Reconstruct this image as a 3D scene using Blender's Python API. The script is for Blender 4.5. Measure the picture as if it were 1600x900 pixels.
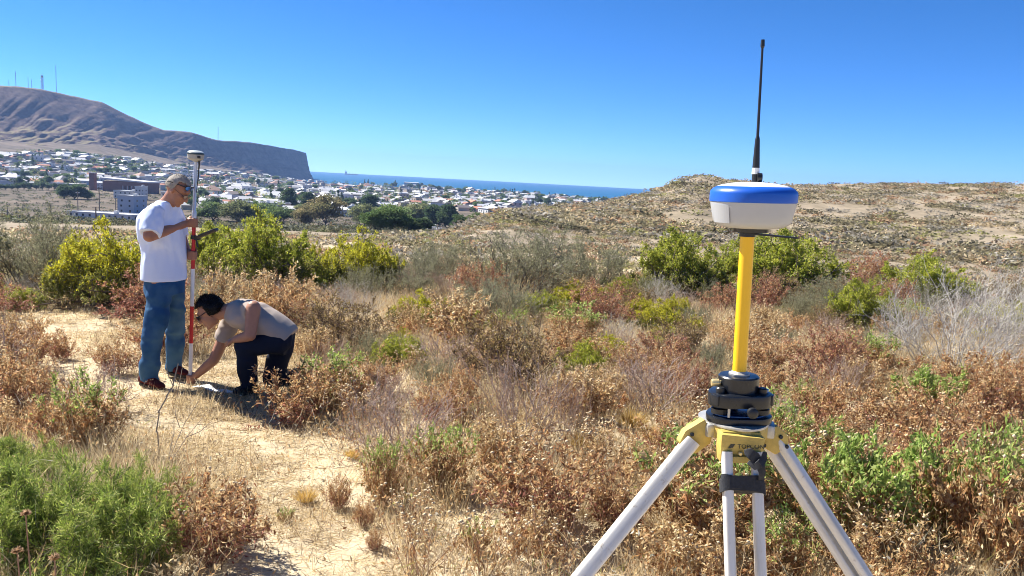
import bpy, bmesh, math, random
import numpy as np
from mathutils import Vector, Matrix, Quaternion

for o in list(bpy.data.objects):
    bpy.data.objects.remove(o)
scene = bpy.context.scene
COL = scene.collection
PI = math.pi
rad = math.radians

# ------------------------------------------------------------------ camera
F = 1256.0                      # focal length in photograph pixels (1600 wide)
CAMZ = 1.65
PITCH, ROLL = rad(7.68), rad(3.02)
fw = Vector((0, math.cos(PITCH), -math.sin(PITCH)))
r0 = Vector((1, 0, 0)); u0 = Vector((0, math.sin(PITCH), math.cos(PITCH)))
CU = u0 * math.cos(ROLL) - r0 * math.sin(ROLL)
CR = r0 * math.cos(ROLL) + u0 * math.sin(ROLL)
cam_d = bpy.data.cameras.new('camera')
cam_d.sensor_width = 36.0
cam_d.lens = 36.0 * F / 1600.0
cam_d.clip_start = 0.05; cam_d.clip_end = 80000
cam_o = bpy.data.objects.new('camera', cam_d); COL.objects.link(cam_o)
m = Matrix((CR, CU, -fw)).transposed().to_4x4(); m.translation = (0, 0, CAMZ)
cam_o.matrix_world = m
scene.camera = cam_o

# ------------------------------------------------------------------ light
SUN_EL, SUN_AZ = rad(45), rad(-62)          # azimuth from +Y, negative to the left
sd = Vector((math.sin(SUN_AZ) * math.cos(SUN_EL), math.cos(SUN_AZ) * math.cos(SUN_EL), math.sin(SUN_EL)))
world = bpy.data.worlds.new('World'); scene.world = world; world.use_nodes = True
wn = world.node_tree.nodes; wl = world.node_tree.links
wn.clear()
sky = wn.new('ShaderNodeTexSky'); sky.sky_type = 'NISHITA'; sky.sun_disc = False
sky.sun_elevation = SUN_EL; sky.sun_rotation = SUN_AZ
sky.altitude = 0; sky.air_density = 0.36; sky.dust_density = 0.0; sky.ozone_density = 6.5
hsv = wn.new('ShaderNodeHueSaturation'); hsv.inputs['Saturation'].default_value = 1.19
bg = wn.new('ShaderNodeBackground'); bg.inputs['Strength'].default_value = 0.095
wo = wn.new('ShaderNodeOutputWorld')
wl.new(sky.outputs[0], hsv.inputs['Color']); wl.new(hsv.outputs[0], bg.inputs[0]); wl.new(bg.outputs[0], wo.inputs[0])
sun_d = bpy.data.lights.new('sun', 'SUN'); sun_d.energy = 5.0; sun_d.angle = rad(0.5); sun_d.color = (1, 0.95, 0.86)
sun_o = bpy.data.objects.new('sun', sun_d); COL.objects.link(sun_o)
sun_o.rotation_euler = sd.to_track_quat('Z', 'Y').to_euler(); sun_o.location = (-20, 10, 40)
vs = scene.view_settings
vs.view_transform = 'Standard'; vs.look = 'None'; vs.gamma = 1; vs.exposure = 1.3; vs.use_curve_mapping = False
scene.cycles.use_denoising = True
scene.cycles.max_bounces = 6; scene.cycles.diffuse_bounces = 3; scene.cycles.transmission_bounces = 3
scene.cycles.transparent_max_bounces = 4; scene.cycles.volume_bounces = 0
scene.cycles.sample_clamp_indirect = 6
scene.cycles.filter_width = 1.0

# ------------------------------------------------------------------ helpers
def tag(o, label=None, cat=None, group=None, kind=None):
    if label: o['label'] = label
    if cat: o['category'] = cat
    if group: o['group'] = group
    if kind: o['kind'] = kind
    return o

def empty(name, loc=(0, 0, 0), rz=0.0):
    o = bpy.data.objects.new(name, None); COL.objects.link(o)
    o.location = loc; o.rotation_euler = (0, 0, rz); o.empty_display_size = 0.1
    return o

def link(name, mesh, parent=None):
    o = bpy.data.objects.new(name, mesh); COL.objects.link(o)
    if parent is not None: o.parent = parent
    return o

def np_mesh(name, verts, faces, mat=None, colors=None, smooth=False):
    """verts (N,3); faces (M,k) array of equal-size faces or list of such arrays."""
    me = bpy.data.meshes.new(name)
    if not isinstance(faces, (list, tuple)): faces = [faces]
    faces = [np.asarray(f, dtype=np.int32) for f in faces if len(f)]
    verts = np.asarray(verts, dtype=np.float32)
    nl = sum(f.size for f in faces); npoly = sum(len(f) for f in faces)
    me.vertices.add(len(verts)); me.vertices.foreach_set('co', verts.ravel())
    me.loops.add(nl); me.loops.foreach_set('vertex_index', np.concatenate([f.ravel() for f in faces]))
    me.polygons.add(npoly)
    tot = np.concatenate([np.full(len(f), f.shape[1], dtype=np.int32) for f in faces])
    st = np.zeros(npoly, dtype=np.int32); st[1:] = np.cumsum(tot)[:-1]
    me.polygons.foreach_set('loop_start', st); me.polygons.foreach_set('loop_total', tot)
    if smooth: me.polygons.foreach_set('use_smooth', np.ones(npoly, dtype=bool))
    me.update(calc_edges=True)
    if colors is not None:
        a = me.color_attributes.new('tint', 'FLOAT_COLOR', 'POINT')
        c = np.ones((len(verts), 4), dtype=np.float32); c[:, :3] = colors
        a.data.foreach_set('color', c.ravel())
    if mat: me.materials.append(mat)
    return me

class NT:
    """tiny node-material builder"""
    def __init__(s, name):
        s.m = bpy.data.materials.new(name); s.m.use_nodes = True
        s.t = s.m.node_tree; s.n = s.t.nodes; s.n.clear()
        s.out = s.n.new('ShaderNodeOutputMaterial')
    def new(s, typ, **kw):
        n = s.n.new(typ)
        for k, v in kw.items():
            if hasattr(n, k) and k not in n.inputs: setattr(n, k, v)
            else: n.inputs[k].default_value = v
        return n
    def lk(s, a, b): s.t.links.new(a, b)
    def ramp(s, fac, stops, interp='LINEAR'):
        r = s.n.new('ShaderNodeValToRGB'); r.color_ramp.interpolation = interp
        e = r.color_ramp.elements
        while len(e) < len(stops): e.new(0.5)
        for i, (p, c) in enumerate(stops):
            e[i].position = p; e[i].color = (*c, 1) if len(c) == 3 else c
        s.lk(fac, r.inputs[0]); return r.outputs[0]
    def noise(s, scale, detail=4, rough=0.55, coord=None, dist=0.0):
        n = s.n.new('ShaderNodeTexNoise'); n.inputs['Scale'].default_value = scale
        n.inputs['Detail'].default_value = detail; n.inputs['Roughness'].default_value = rough
        n.inputs['Distortion'].default_value = dist
        if coord is not None: s.lk(coord, n.inputs['Vector'])
        return n.outputs['Fac']
    def mix(s, fac, a, b, mode='MIX'):
        n = s.n.new('ShaderNodeMix'); n.data_type = 'RGBA'; n.blend_type = mode
        for sock, v in ((n.inputs[0], fac), (n.inputs[6], a), (n.inputs[7], b)):
            if hasattr(v, 'is_linked'): s.lk(v, sock)
            elif isinstance(v, (int, float)): sock.default_value = v
            else: sock.default_value = (*v, 1)
        return n.outputs[2]
    def bump(s, h, strength=0.3, dist=0.02):
        b = s.n.new('ShaderNodeBump'); b.inputs['Strength'].default_value = strength
        b.inputs['Distance'].default_value = dist; s.lk(h, b.inputs['Height']); return b.outputs[0]
    def bsdf(s, color, rough=0.6, metal=0.0, spec=0.5, normal=None, **kw):
        b = s.n.new('ShaderNodeBsdfPrincipled')
        if hasattr(color, 'is_linked'): s.lk(color, b.inputs['Base Color'])
        else: b.inputs['Base Color'].default_value = (*color, 1)
        if hasattr(rough, 'is_linked'): s.lk(rough, b.inputs['Roughness'])
        else: b.inputs['Roughness'].default_value = rough
        b.inputs['Metallic'].default_value = metal
        b.inputs['Specular IOR Level'].default_value = spec
        for k, v in kw.items(): b.inputs[k].default_value = v
        if normal is not None: s.lk(normal, b.inputs['Normal'])
        s.lk(b.outputs[0], s.out.inputs['Surface']); return b
    def objco(s): return s.new('ShaderNodeTexCoord').outputs['Object']

MATS = {}
def plain(name, color, rough=0.5, metal=0.0, spec=0.5, var=0.12, scale=30, bump=0.0):
    """procedural painted / worn surface: colour with slight mottling and roughness variation"""
    if name in MATS: return MATS[name]
    n = NT(name); co = n.objco()
    f = n.noise(scale, 5, 0.6, co)
    c = n.mix(f, tuple(max(0, x * (1 - var)) for x in color), tuple(min(1, x * (1 + var)) for x in color))
    r = n.ramp(n.noise(scale * 0.6, 3, 0.6, co), [(0.2, (rough * 0.8,) * 3), (0.8, (min(1, rough * 1.25),) * 3)])
    nm = n.bump(n.noise(scale * 3, 4, 0.6, co), bump, 0.01) if bump else None
    n.bsdf(c, r, metal, spec, nm); MATS[name] = n.m
    return n.m

def leaf_mat(name, trans=0.35, rough=0.55, spec=0.25):
    n = NT(name)
    a = n.new('ShaderNodeAttribute', attribute_name='tint')
    b = n.new('ShaderNodeBsdfPrincipled'); b.inputs['Roughness'].default_value = rough
    b.inputs['Specular IOR Level'].default_value = spec
    t = n.new('ShaderNodeBsdfTranslucent'); mx = n.new('ShaderNodeMixShader'); mx.inputs[0].default_value = trans
    n.lk(a.outputs['Color'], b.inputs['Base Color']); n.lk(a.outputs['Color'], t.inputs['Color'])
    n.lk(b.outputs[0], mx.inputs[1]); n.lk(t.outputs[0], mx.inputs[2]); n.lk(mx.outputs[0], n.out.inputs['Surface'])
    return n.m

# numpy gradient-free value noise
def _h(ix, iy, s):
    n = (ix.astype(np.int64) * 374761393 + iy.astype(np.int64) * 668265263 + s * 1442695041) & 0x7fffffff
    n = (n ^ (n >> 13)) * 1274126177 & 0x7fffffff
    return ((n ^ (n >> 16)) & 0xffff) / 65535.0
def vnoise(x, y, s=0):
    x = np.asarray(x, float); y = np.asarray(y, float)
    ix = np.floor(x); iy = np.floor(y); fx = x - ix; fy = y - iy
    fx = fx * fx * (3 - 2 * fx); fy = fy * fy * (3 - 2 * fy)
    a = _h(ix, iy, s); b = _h(ix + 1, iy, s); c = _h(ix, iy + 1, s); d = _h(ix + 1, iy + 1, s)
    return (a * (1 - fx) + b * fx) * (1 - fy) + (c * (1 - fx) + d * fx) * fy - 0.5
def fbm(x, y, s=0, o=4, g=0.5):
    t = 0; a = 1
    for i in range(o):
        t = t + a * vnoise(x * 2 ** i, y * 2 ** i, s + i * 17); a *= g
    return t
def sstep(a, b, x):
    t = np.clip((x - a) / (b - a), 0, 1); return t * t * (3 - 2 * t)

def px2az(px): return math.atan((px - 800) / F)

# ------------------------------------------------------------------ terrain
SEA = -41.0
VR = [0, 30, 100, 200, 400, 520, 900, 1800, 2300, 2500, 2700, 60000]
VZ = [0, -1.0, -6, -13, -26, -30, -31.5, -35, -37.5, -39.5, -44, -46]
# right hill crest by azimuth (pixel column on the horizon, distance, height)
CREST = [(560, 40, -1.9), (700, 46, -1.7), (780, 58, -1.65), (850, 70, -1.5), (950, 92, -0.7), (1000, 104, 0.5), (1040, 112, 1.9), (1062, 118, 2.9), (1085, 122, 3.35),
         (1110, 126, 3.1), (1180, 138, 2.8), (1250, 150, 3.15), (1330, 158, 3.9), (1400, 162, 4.5), (1600, 170, 5.5), (2400, 190, 7.5), (4200, 210, 7)]
C_AZ = np.array([px2az(c[0]) for c in CREST]); C_R = np.array([c[1] for c in CREST], float); C_Z = np.array([c[2] for c in CREST], float)
# toe of the headland (pixel column, distance, height)
TOE = [(-700, 1500, 20), (-250, 1550, 14), (0, 1700, 6), (150, 1900, 15), (225, 2150, 8), (300, 2400, -5), (400, 2800, -20), (470, 3200, -36), (487, 3300, -44), (520, 3300, -46)]
T_AZ = np.array([px2az(c[0]) for c in TOE]); T_R = np.array([c[1] for c in TOE], float); T_Z = np.array([c[2] for c in TOE], float)

def zt(x, y, nz=True):
    x = np.asarray(x, float); y = np.asarray(y, float)
    r = np.hypot(x, y); az = np.arctan2(x, y)
    V = np.interp(r, VR, VZ)
    tr = np.interp(az, T_AZ, T_R); tz = np.interp(az, T_AZ, T_Z)
    q = np.clip((r - 850) / (tr - 850), 0, 1.3)
    rise = (tz - np.interp(tr, VR, VZ)) * q ** 1.7
    V = V + rise * sstep(px2az(520), px2az(330), az) * (r > 850)
    lo, hi = r.min(), r.max()
    if nz and hi > 80 and lo < 800: V = V + fbm(x / 160, y / 160, 5, 3) * 5 * sstep(80, 300, r) * (1 - sstep(480, 800, r)) * 0.6
    cr = np.interp(az, C_AZ, C_R); cz = np.interp(az, C_AZ, C_Z)
    z25 = -0.028 * 25
    dip = np.minimum(-2.3, cz - 0.2)
    rd = np.minimum(52, cr * 0.62)
    H = np.where(r < 25, -0.028 * r,
        np.where(r < rd, z25 + (dip - z25) * sstep(25, rd, r),
        np.where(r < cr, dip + (cz - dip) * sstep(0, 1, (r - rd) / (cr - rd)) ,
                 cz - np.minimum((r - cr) * 0.004 + ((r - cr) / 55) ** 2, 60))))
    H = np.maximum(H, V)
    if nz and hi > 40 and lo < 400: H = H + fbm(x / 14, y / 14, 9, 4) * 0.55 * sstep(40, 80, r) * (1 - sstep(250, 400, r))
    w = sstep(px2az(660), px2az(800), az)
    z = V * (1 - w) + H * w
    if not nz or lo > 60: return z
    near = 1 - sstep(30, 60, r)
    z = z + near * (fbm(x / 1.7, y / 1.7, 3, 3) * 0.10 + fbm(x / 0.42, y / 0.42, 8, 2) * 0.04)
    return z
def gz(x, y): return float(zt(np.array([x]), np.array([y]))[0])

def mw(o):
    B = o.matrix_basis
    return B.copy() if o.parent is None else mw(o.parent) @ o.matrix_parent_inverse @ B

def ray(px, py):
    return (CR * ((px - 800) / F) + CU * ((450 - py) / F) + fw).normalized()
_T = np.geomspace(0.6, 4500, 420)
def at(px, py):
    """ground point seen at a photograph pixel"""
    d = ray(px, py)
    b0 = np.nonzero(CAMZ + d.z * _T < zt(d.x * _T, d.y * _T, False) + .12)[0]
    if len(b0) == 0: return None
    T = np.linspace(_T[max(b0[0] - 4, 0)], _T[min(b0[0] + 14, len(_T) - 1)], 40)
    for k in range(3):
        below = np.nonzero(CAMZ + d.z * T < zt(d.x * T, d.y * T))[0]
        if len(below) == 0: return None
        i = below[0]; T = np.linspace(T[max(i - 1, 0)], T[i], 12)
    t = T[1]
    return Vector((d.x * t, d.y * t, CAMZ + d.z * t))
def at_far(px, py, lo, hi):
    """ground point in the direction of a photograph pixel, kept within a range of distances"""
    p = at(px, py); d = ray(px, py); h = Vector((d.x, d.y, 0)).normalized()
    r = hi if p is None else min(max(math.hypot(p.x, p.y), lo), hi)
    q = h * r; q.z = gz(q.x, q.y); return q
def atd(px, py, depth):
    """point at a photograph pixel and a given forward distance"""
    d = ray(px, py); return Vector((0, 0, CAMZ)) + d * (depth / d.y)
def proj(p):
    v = Vector(p) - Vector((0, 0, CAMZ)); w = v.dot(fw)
    return 800 + F * v.dot(CR) / w, 450 - F * v.dot(CU) / w

ORD = 'first second third fourth fifth sixth seventh eighth ninth tenth eleventh twelfth thirteenth fourteenth fifteenth sixteenth seventeenth eighteenth nineteenth'.split()
TENS = {20: 'twenti', 30: 'thirti', 40: 'forti', 50: 'fifti', 60: 'sixti', 70: 'seventi', 80: 'eighti', 90: 'nineti'}
def ordinal(n):
    if n < 20: return ORD[n - 1]
    if n >= 100: return 'one hundred ' + (ordinal(n - 100) if n > 100 else 'th')
    t, u = n // 10 * 10, n % 10
    base = TENS[t]
    return base + 'eth' if u == 0 else base[:-1] + 'y-' + ORD[u - 1]
def number_labels(items, phrase):
    """items: (object, photo column). label each 'nth from left of <phrase>'"""
    items = sorted(items, key=lambda q: q[1]); n = len(items)
    for i, (o, _) in enumerate(items):
        if n == 1: o['label'] = 'only ' + phrase[1]
        elif i == 0: o['label'] = 'leftmost of the ' + phrase[0]
        elif i == n - 1: o['label'] = 'rightmost of the ' + phrase[0]
        else: o['label'] = ordinal(i + 1) + ' from left of the ' + phrase[0]
# ================================================================== GROUND
def ground_material():
    n = NT('dry_ground'); co = n.objco()
    g = n.new('ShaderNodeNewGeometry')
    ln = n.new('ShaderNodeVectorMath', operation='LENGTH'); n.lk(co, ln.inputs[0])
    n1 = n.noise(0.8, 5, 0.6, co); n2 = n.noise(9, 6, 0.65, co); n3 = n.noise(55, 4, 0.7, co); n4 = n.noise(0.03, 5, 0.6, co)
    soil = n.ramp(n2, [(0.25, (0.33, 0.26, 0.175)), (0.45, (0.50, 0.405, 0.28)), (0.72, (0.62, 0.525, 0.375))])
    straw = n.ramp(n3, [(0.3, (0.38, 0.295, 0.185)), (0.5, (0.58, 0.475, 0.31)), (0.8, (0.72, 0.62, 0.43))])
    c = n.mix(n.ramp(n1, [(0.35, (0, 0, 0)), (0.62, (1, 1, 1))]), soil, straw)
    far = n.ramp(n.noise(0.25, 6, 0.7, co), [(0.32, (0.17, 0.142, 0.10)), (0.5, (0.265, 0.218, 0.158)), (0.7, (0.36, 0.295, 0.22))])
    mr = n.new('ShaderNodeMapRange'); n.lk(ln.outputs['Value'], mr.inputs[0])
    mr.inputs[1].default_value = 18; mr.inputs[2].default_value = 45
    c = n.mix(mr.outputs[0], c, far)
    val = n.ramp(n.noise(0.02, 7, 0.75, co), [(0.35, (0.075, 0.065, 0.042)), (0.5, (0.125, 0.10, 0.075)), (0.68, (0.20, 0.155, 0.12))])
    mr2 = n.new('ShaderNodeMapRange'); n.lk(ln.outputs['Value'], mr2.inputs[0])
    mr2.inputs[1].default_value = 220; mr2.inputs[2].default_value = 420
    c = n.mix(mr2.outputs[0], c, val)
    h = n.new('ShaderNodeMath', operation='ADD'); n.lk(n2, h.inputs[0]); n.lk(n3, h.inputs[1])
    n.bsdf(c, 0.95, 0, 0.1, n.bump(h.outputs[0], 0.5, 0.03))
    return n.m

def build_ground():
    f = np.linspace(rad(-46), rad(46), 430); b = np.linspace(rad(46), rad(314), 90)[1:-1]
    A = np.concatenate([f, b]); na = len(A)
    R = np.concatenate([[0.0], np.geomspace(0.35, 3600, 270)]); nr = len(R)
    AA, RR = np.meshgrid(A, R)
    X = np.sin(AA) * RR; Y = np.cos(AA) * RR
    V = np.stack([X, Y, zt(X, Y)], -1).reshape(-1, 3)
    i, j = np.meshgrid(np.arange(nr - 1), np.arange(na), indexing='ij'); j2 = (j + 1) % na
    Q = np.stack([i * na + j, i * na + j2, (i + 1) * na + j2, (i + 1) * na + j], -1).reshape(-1, 4)[:, ::-1]
    me = np_mesh('ground', V, Q, ground_material(), smooth=True)
    tag(link('ground', me), 'dry sandy scrubland ground falling away to the town', kind='structure')
build_ground()

def build_sea():
    n = NT('sea_water'); co = n.objco()
    mp = n.new('ShaderNodeMapping'); mp.inputs['Scale'].default_value = (0.0006, 0.003, 1); n.lk(co, mp.inputs[0])
    s = n.noise(1.0, 5, 0.6, mp.outputs[0])
    c = n.ramp(s, [(0.3, (0.003, 0.075, 0.17)), (0.7, (0.006, 0.105, 0.215))])
    n.bsdf(c, 0.55, 0, 0.12, n.bump(n.noise(0.05, 4, 0.6, co), 0.2, 1))
    N = 220; a = np.linspace(0, 2 * PI, N, endpoint=False)
    R = [1500, 3000, 5000, 8000, 13000]
    V = np.concatenate([np.stack([np.sin(a) * r, np.cos(a) * r, np.full(N, SEA)], -1) for r in R])
    Q = []
    for k in range(len(R) - 1):
        i = np.arange(N); j = (i + 1) % N
        Q.append(np.stack([k * N + i, (k + 1) * N + i, (k + 1) * N + j, k * N + j], -1)[:, ::-1])
    tag(link('sea', np_mesh('sea', V, Q, n.m)), 'calm blue sea out to the horizon', kind='structure')
build_sea()

# ------------------------------------------------------------------ headland
def build_headland():
    ridge = [(-700, 2250, 120), (-250, 2250, 127), (-60, 2250, 131), (0, 2300, 133), (60, 2380, 138), (115, 2450, 150), (160, 2500, 160), (200, 2560, 180),
             (235, 2620, 196), (255, 2650, 203), (275, 2700, 204), (300, 2740, 207), (320, 2790, 213), (340, 2830, 219), (390, 3000, 222), (430, 3180, 229), (460, 3330, 234), (474, 3400, 238), (478, 3430, 239)]
    secs = []
    for s in np.linspace(0, 1, 430):
        px = -700 + (478 + 700) * s if s < .2 else -464.4 + (478 + 464.4) * (s - .2) / .8
        R = np.interp(px, [r[0] for r in ridge], [r[1] for r in ridge])
        Y = np.interp(px, [r[0] for r in ridge], [r[2] for r in ridge])
        d = ray(px, Y); k = R / math.hypot(d.x, d.y)
        rg = np.array([d.x * k, d.y * k, CAMZ + d.z * k])
        tpx = px + 9 * sstep(380, 478, px)
        az = px2az(tpx)
        tr = np.interp(az, T_AZ, T_R); tz = np.interp(az, T_AZ, T_Z) - 6
        to = np.array([math.sin(az) * tr, math.cos(az) * tr, tz])
        secs.append((px, to, rg))
    # the sea cliff turns away at the end
    to, rg = secs[-1][1], secs[-1][2]
    for k in range(1, 40):
        d = to[:2] / np.linalg.norm(to[:2])
        t2 = to.copy(); r2 = rg.copy()
        t2[:2] += d * k * 30 + np.array([-1, 0]) * (k * 3.2); r2[:2] += d * k * 30 + np.array([-1, 0]) * (k * 6.0)
        secs.append((478 + k * 4, t2, r2))
    nv = 150; nb = 24; ns = len(secs)
    vv = np.linspace(0, 1, nv)
    arc = 0; V = np.zeros((ns, nv + nb, 3)); prev = None
    for i, (px, to, rg) in enumerate(secs):
        if prev is not None: arc += np.linalg.norm(rg[:2] - prev)
        prev = rg[:2]
        cl = float(sstep(330, 470, px))              # more cliff towards the point
        g0 = np.interp(vv, [0, .3, .52, .58, .72, .86, .95, 1], [0, .12, .30, .32, .52, .80, .97, 1])
        g1 = np.interp(vv, [0, .35, .6, .75, .9, .97, 1], [0, .18, .42, .58, .86, .97, 1])
        g = g0 * (1 - cl) + g1 * cl
        # the two lines are different
        h = rg[2] - to[2]
        dirn = rg[:2] - to[:2]; L = np.linalg.norm(dirn); nrm = -dirn / L
        sk = arc - vv * 430 * (1 - cl * .75)           # gullies run down to the right
        q = 1 - np.abs(2 * fbm(sk / 95, vv * 1.6, 21, 4, .55))
        q2 = 1 - np.abs(2 * fbm(sk / 34, vv * 2.2, 33, 3, .55))
        env = np.sin(PI * np.clip(vv, 0, 1)) ** .6 * (1 - vv ** 6)
        q3 = 1 - np.abs(2 * fbm(sk / 15, vv * 3.0, 39, 2, .55))
        off = (q * 15 + q2 * 11 + q3 * 6 - 19) * env * (1 - .55 * cl)
        fr = 1 - (1 - vv) * 1.0
        if px > 400: fr = np.interp(vv, [0, .5, 1], [0, .5 , 1])
        V[i, :nv, 0] = to[0] + dirn[0] * fr + nrm[0] * off
        V[i, :nv, 1] = to[1] + dirn[1] * fr + nrm[1] * off
        rough = fbm(np.full(nv, arc) / 60, vv * 9, 51, 4) * 11 * env
        bench = 3.5 * np.exp(-((vv - .46 - .03 * math.sin(arc / 300)) / .012) ** 2)
        V[i, :nv, 2] = to[2] + h * g + rough + bench * (1 - cl)
        V[i, :nv, 2] += (vnoise(np.full(nv, arc) / 30, vv * 0, 61)) * 1.6 * vv ** 8
        zb = V[i, nv - 1, 2]
        for b in range(nb):
            t = (b + 1) / nb
            V[i, nv + b, 0] = rg[0] + dirn[0] / L * t * 900
            V[i, nv + b, 1] = rg[1] + dirn[1] / L * t * 900
            V[i, nv + b, 2] = zb - 3 * t - (zb + 43) * t ** 5
    n1, n2 = ns, nv + nb
    i, j = np.meshgrid(np.arange(n1 - 1), np.arange(n2 - 1), indexing='ij')
    Q = np.stack([i * n2 + j, (i + 1) * n2 + j, (i + 1) * n2 + j + 1, i * n2 + j + 1], -1).reshape(-1, 4)
    n = NT('headland_rock'); co = n.objco()
    mp = n.new('ShaderNodeMapping'); mp.inputs['Scale'].default_value = (0.002, 0.002, 0.05); n.lk(co, mp.inputs[0])
    strata = n.noise(1, 6, 0.6, mp.outputs[0])
    fine = n.noise(0.035, 8, 0.72, co); big = n.noise(0.006, 4, 0.6, co)
    c1 = n.ramp(fine, [(0.36, (0.055, 0.045, 0.042)), (0.5, (0.145, 0.105, 0.095)), (0.64, (0.25, 0.185, 0.15))])
    c2 = n.ramp(strata, [(0.38, (0.075, 0.058, 0.06)), (0.5, (0.155, 0.112, 0.10)), (0.62, (0.24, 0.18, 0.15))])
    c = n.mix(0.45, c1, c2)
    c = n.mix(n.ramp(big, [(0.45, (0, 0, 0)), (0.7, (.5, .5, .5))]), c, (0.22, 0.17, 0.13))
    # thin scrub and grass on flat tops
    g = n.new('ShaderNodeNewGeometry'); sp = n.new('ShaderNodeSeparateXYZ'); n.lk(g.outputs['Normal'], sp.inputs[0])
    fl = n.ramp(sp.outputs['Z'], [(0.93, (0, 0, 0)), (0.995, (1, 1, 1))])
    c = n.mix(fl, c, (0.24, 0.205, 0.12))
    n.bsdf(c, 0.95, 0, 0.05, n.bump(fine, 1.0, 12))
    me = np_mesh('headland', V.reshape(-1, 3), Q, n.m, smooth=True)
    tag(link('headland', me), 'long brown headland ending in a sea cliff', kind='structure')
    return secs
HEAD = build_headland()

# ------------------------------------------------------------------ masts on the headland, ship
STEEL = plain('mast_steel', (0.22, 0.22, 0.24), 0.6, 0.3, scale=0.5)
def tube_np(p0, p1, r0_, r1_, k=6, cap=True):
    p0 = np.array(p0, float); p1 = np.array(p1, float); d = p1 - p0; d /= np.linalg.norm(d) + 1e-12
    a = np.array([0, 0, 1.0]) if abs(d[2]) < .9 else np.array([1.0, 0, 0])
    u = np.cross(d, a); u /= np.linalg.norm(u); v = np.cross(d, u)
    t = np.linspace(0, 2 * PI, k, endpoint=False)
    c = np.cos(t)[:, None] * u + np.sin(t)[:, None] * v
    V = np.concatenate([p0 + c * r0_, p1 + c * r1_])
    i = np.arange(k); j = (i + 1) % k
    Q = np.stack([i, j, k + j, k + i], -1)
    return V, Q
class MB:
    """collects boxes, bars and lathes into ONE mesh"""
    def __init__(s): s.v = []; s.f = []; s.n = 0; s.mi = []
    def add(s, V, faces, mi=0):
        V = np.asarray(V, float)
        for f in faces: s.f.append([int(q) + s.n for q in f]); s.mi.append(mi)
        s.v.append(V); s.n += len(V); return s
    def bar(s, p0, p1, r, r1=None, k=8, mi=0):
        V, Q = tube_np(p0, p1, r, r if r1 is None else r1, k)
        return s.add(V, [list(q) for q in Q] + [list(range(k))[::-1], list(range(k, 2 * k))], mi)
    def box(s, lo, hi, mi=0, M=None):
        x0, y0, z0 = lo; x1, y1, z1 = hi
        V = np.array([(x0, y0, z0), (x1, y0, z0), (x1, y1, z0), (x0, y1, z0), (x0, y0, z1), (x1, y0, z1), (x1, y1, z1), (x0, y1, z1)], float)
        if M is not None: V = np.array([M @ Vector(q) for q in V])
        return s.add(V, [(0, 3, 2, 1), (4, 5, 6, 7), (0, 1, 5, 4), (1, 2, 6, 5), (2, 3, 7, 6), (3, 0, 4, 7)], mi)
    def lathe(s, prof, k=32, M=None, mi=0, axis=(0, 0, 1)):
        """prof: (radius, z) bottom to top"""
        t = np.linspace(0, 2 * PI, k, endpoint=False); V = []
        for r, z in prof: V.append(np.stack([np.cos(t) * r, np.sin(t) * r, np.full(k, z)], -1))
        V = np.concatenate(V); n = len(prof); Q = []
        for a in range(n - 1):
            for i in range(k):
                j = (i + 1) % k; Q.append((a * k + i, a * k + j, (a + 1) * k + j, (a + 1) * k + i))
        Q.append(tuple(range(k))[::-1]); Q.append(tuple((n - 1) * k + i for i in range(k)))
        if M is not None: V = np.array([M @ Vector(q) for q in V])
        return s.add(V, Q, mi)
    def prism(s, poly, y0, y1, M=None, mi=0):
        """poly in (x,z), extruded along y"""
        k = len(poly)
        V = np.array([(x, y0, z) for x, z in poly] + [(x, y1, z) for x, z in poly], float)
        if M is not None: V = np.array([M @ Vector(q) for q in V])
        Q = [(i, (i + 1) % k, k + (i + 1) % k, k + i) for i in range(k)] + [tuple(range(k))[::-1], tuple(range(k, 2 * k))]
        return s.add(V, Q, mi)
    def mesh(s, name, mats, smooth=False, bevel=0.0, seg=2):
        me = bpy.data.meshes.new(name); me.from_pydata(np.concatenate(s.v).tolist(), [], s.f)
        if not isinstance(mats, (list, tuple)): mats = [mats]
        for q in mats: me.materials.append(q)
        me.polygons.foreach_set('material_index', s.mi)
        bm = bmesh.new(); bm.from_mesh(me); bmesh.ops.recalc_face_normals(bm, faces=bm.faces)
        if bevel:
            bmesh.ops.bevel(bm, geom=[e for e in bm.edges if e.calc_face_angle(0) > 0.6], offset=bevel, segments=seg, profile=0.6, affect='EDGES', clamp_overlap=True)
        bm.to_mesh(me); bm.free()
        if smooth:
            me.polygons.foreach_set('use_smooth', [True] * len(me.polygons)); me.set_sharp_from_angle(angle=rad(38))
        me.update(); return me
    def build(s, name, mats, parent=None, smooth=False, bevel=0.0, seg=2, loc=None):
        o = link(name, s.mesh(name, mats, smooth, bevel, seg), parent)
        if loc is not None: o.location = loc
        return o

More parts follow.
